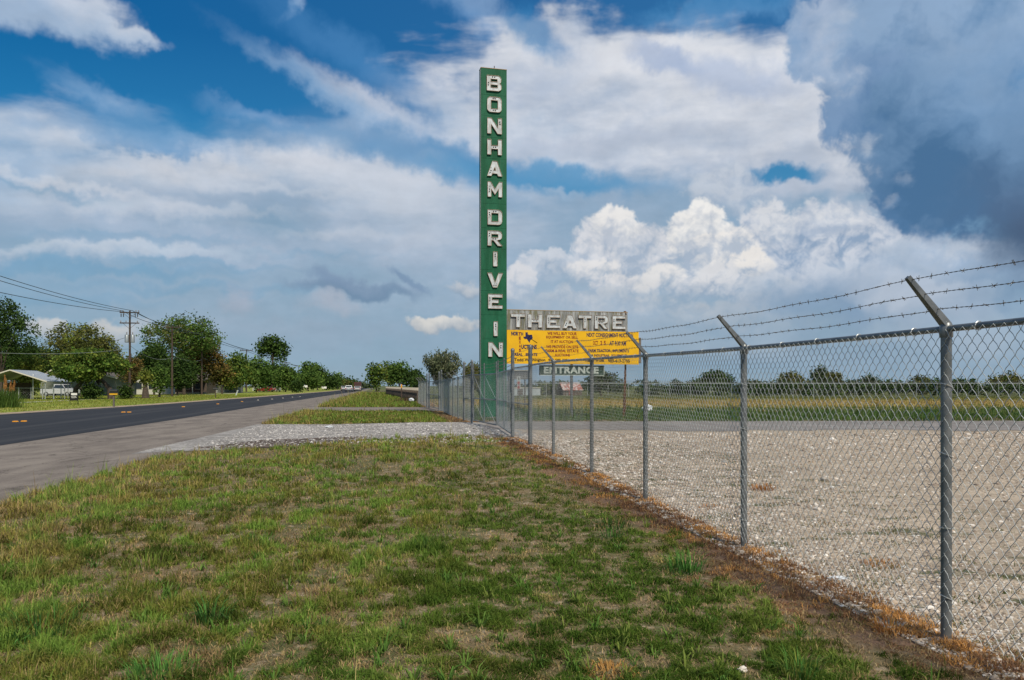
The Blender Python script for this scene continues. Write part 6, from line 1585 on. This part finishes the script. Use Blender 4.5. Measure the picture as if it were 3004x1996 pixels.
# raised pavement markers down the middle of the highway
PM = pbr('amber_reflector', (.80, .34, .02), .3)
PMW = pbr('pale_reflector', (.62, .58, .50), .4)
rows = [(70, 1238), (45, 1239), (362, 1211), (379, 1211), (538, 1195), (639, 1186.5), (710, 1179.5), (757, 1175), (798, 1172), (830, 1169), (858, 1166), (880, 1164.3)]
words = ['right one of the nearest pair', 'left one of the nearest pair', 'left one of the second pair', 'right one of the second pair', 'third along the road', 'fourth along the road', 'fifth along the road', 'sixth along the road', 'seventh along the road', 'eighth along the road', 'ninth along the road', 'farthest one']
for k, (px, py) in enumerate(rows):
    Y_ = EYE * F / (py - HY); X_ = wpt(px, Y_)
    bm_ = MB().prism([(-.065, 0), (.065, 0), (.045, .035), (-.045, .035)], lambda a, b, q: (a * 1.3, -.07 + q * .14, b))
    o = bm_.obj('road_reflector', PM if k < 7 else PMW); o.location = (X_, Y_, .014); o.scale = (1.15, 1.3, 1.3)
    tag(o, label='raised amber pavement marker on the dark asphalt, ' + words[k] if k < 7 else 'raised pale pavement marker on the dark asphalt, ' + words[k], cat='pavement marker', group='pavement markers down the highway')
# soil heaped at the post feet
for i_, y in enumerate(ny + [20.1, 22.9]):
    x, _ = fpt(y)
    o = MB().lathe((x, y, zgf(x, y) - .02), [(.13, 0), (.11, .025), (.075, .04), (.05, .045)], 12).obj('footing', pbr('footing_concrete', (.24, .20, .165), .95, col2=(.15, .115, .09), vscale=25), near, smooth=True)
    o.matrix_parent_inverse = near.matrix_world.inverted()

# thatch: flat dead blades lying over the bare soil everywhere on the verge
r_ = np.random.default_rng(75); n = 70000; u = r_.random(n); y = 1 / (1 / 3.8 + u * (1 / 24. - 1 / 3.8)); x = x_sh(y) + (x_fence(y) - x_sh(y)) * r_.random(n)
k_ = (np.abs(x) < .66 * y + 1.0) & (y < 24.0 + np.minimum(0, x + 1.8) * .88); x, y = x[k_], y[k_]; n = len(x)
R_ = r_.random((n, 1)); col = np.where(R_ < .5, [[.34, .25, .14]], np.where(R_ < .8, [[.20, .14, .085]], [[.48, .36, .18]])) * r_.uniform(.6, 1.3, (n, 1))
V, Fc, C_ = blades(np.stack([x, y, zg(x, y) + .002], 1), r_.uniform(.02, .06, n), .0010 + .00026 * y, np.clip(r_.normal(1.45, .2, n), .8, 1.75), r_.uniform(0, 6.28, n), col, curl=.1)
tag(np_mesh('thatch', V, Fc, GR, cols=C_), kind='stuff', label='flat dead blades lying over the soil of the verge')
# broad leaved weeds scattered through the turf
r_ = np.random.default_rng(76); m = 420; u = r_.random(m); cy = 1 / (1 / 4.2 + u * (1 / 20. - 1 / 4.2)); cx = x_sh(cy) + .8 + (x_fence(cy) - x_sh(cy) - 1.4) * r_.random(m)
k_ = np.abs(cx) < .66 * cy + .5; cx, cy = cx[k_], cy[k_]; m = len(cx); per = 16
x = np.repeat(cx, per); y = np.repeat(cy, per); n = len(x); th = r_.uniform(0, 6.28, n); rr = .03 * r_.random(n); big = np.repeat(r_.uniform(.6, 1.5, m), per)
col = np.repeat(np.array([[.10, .20, .04], [.14, .24, .05], [.17, .22, .05]])[r_.integers(0, 3, m)], per, 0) * r_.uniform(.7, 1.25, (n, 1))
V, Fc, C_ = blades(np.stack([x + rr * np.cos(th), y + rr * np.sin(th), zg(x, y)], 1), r_.uniform(.05, .13, n) * big, .004 * big, r_.uniform(.5, 1.35, n), th, col, curl=.7)
tag(np_mesh('broad_weeds', V, Fc, GR, cols=C_), kind='stuff', label='small broad bladed weeds scattered through the turf')
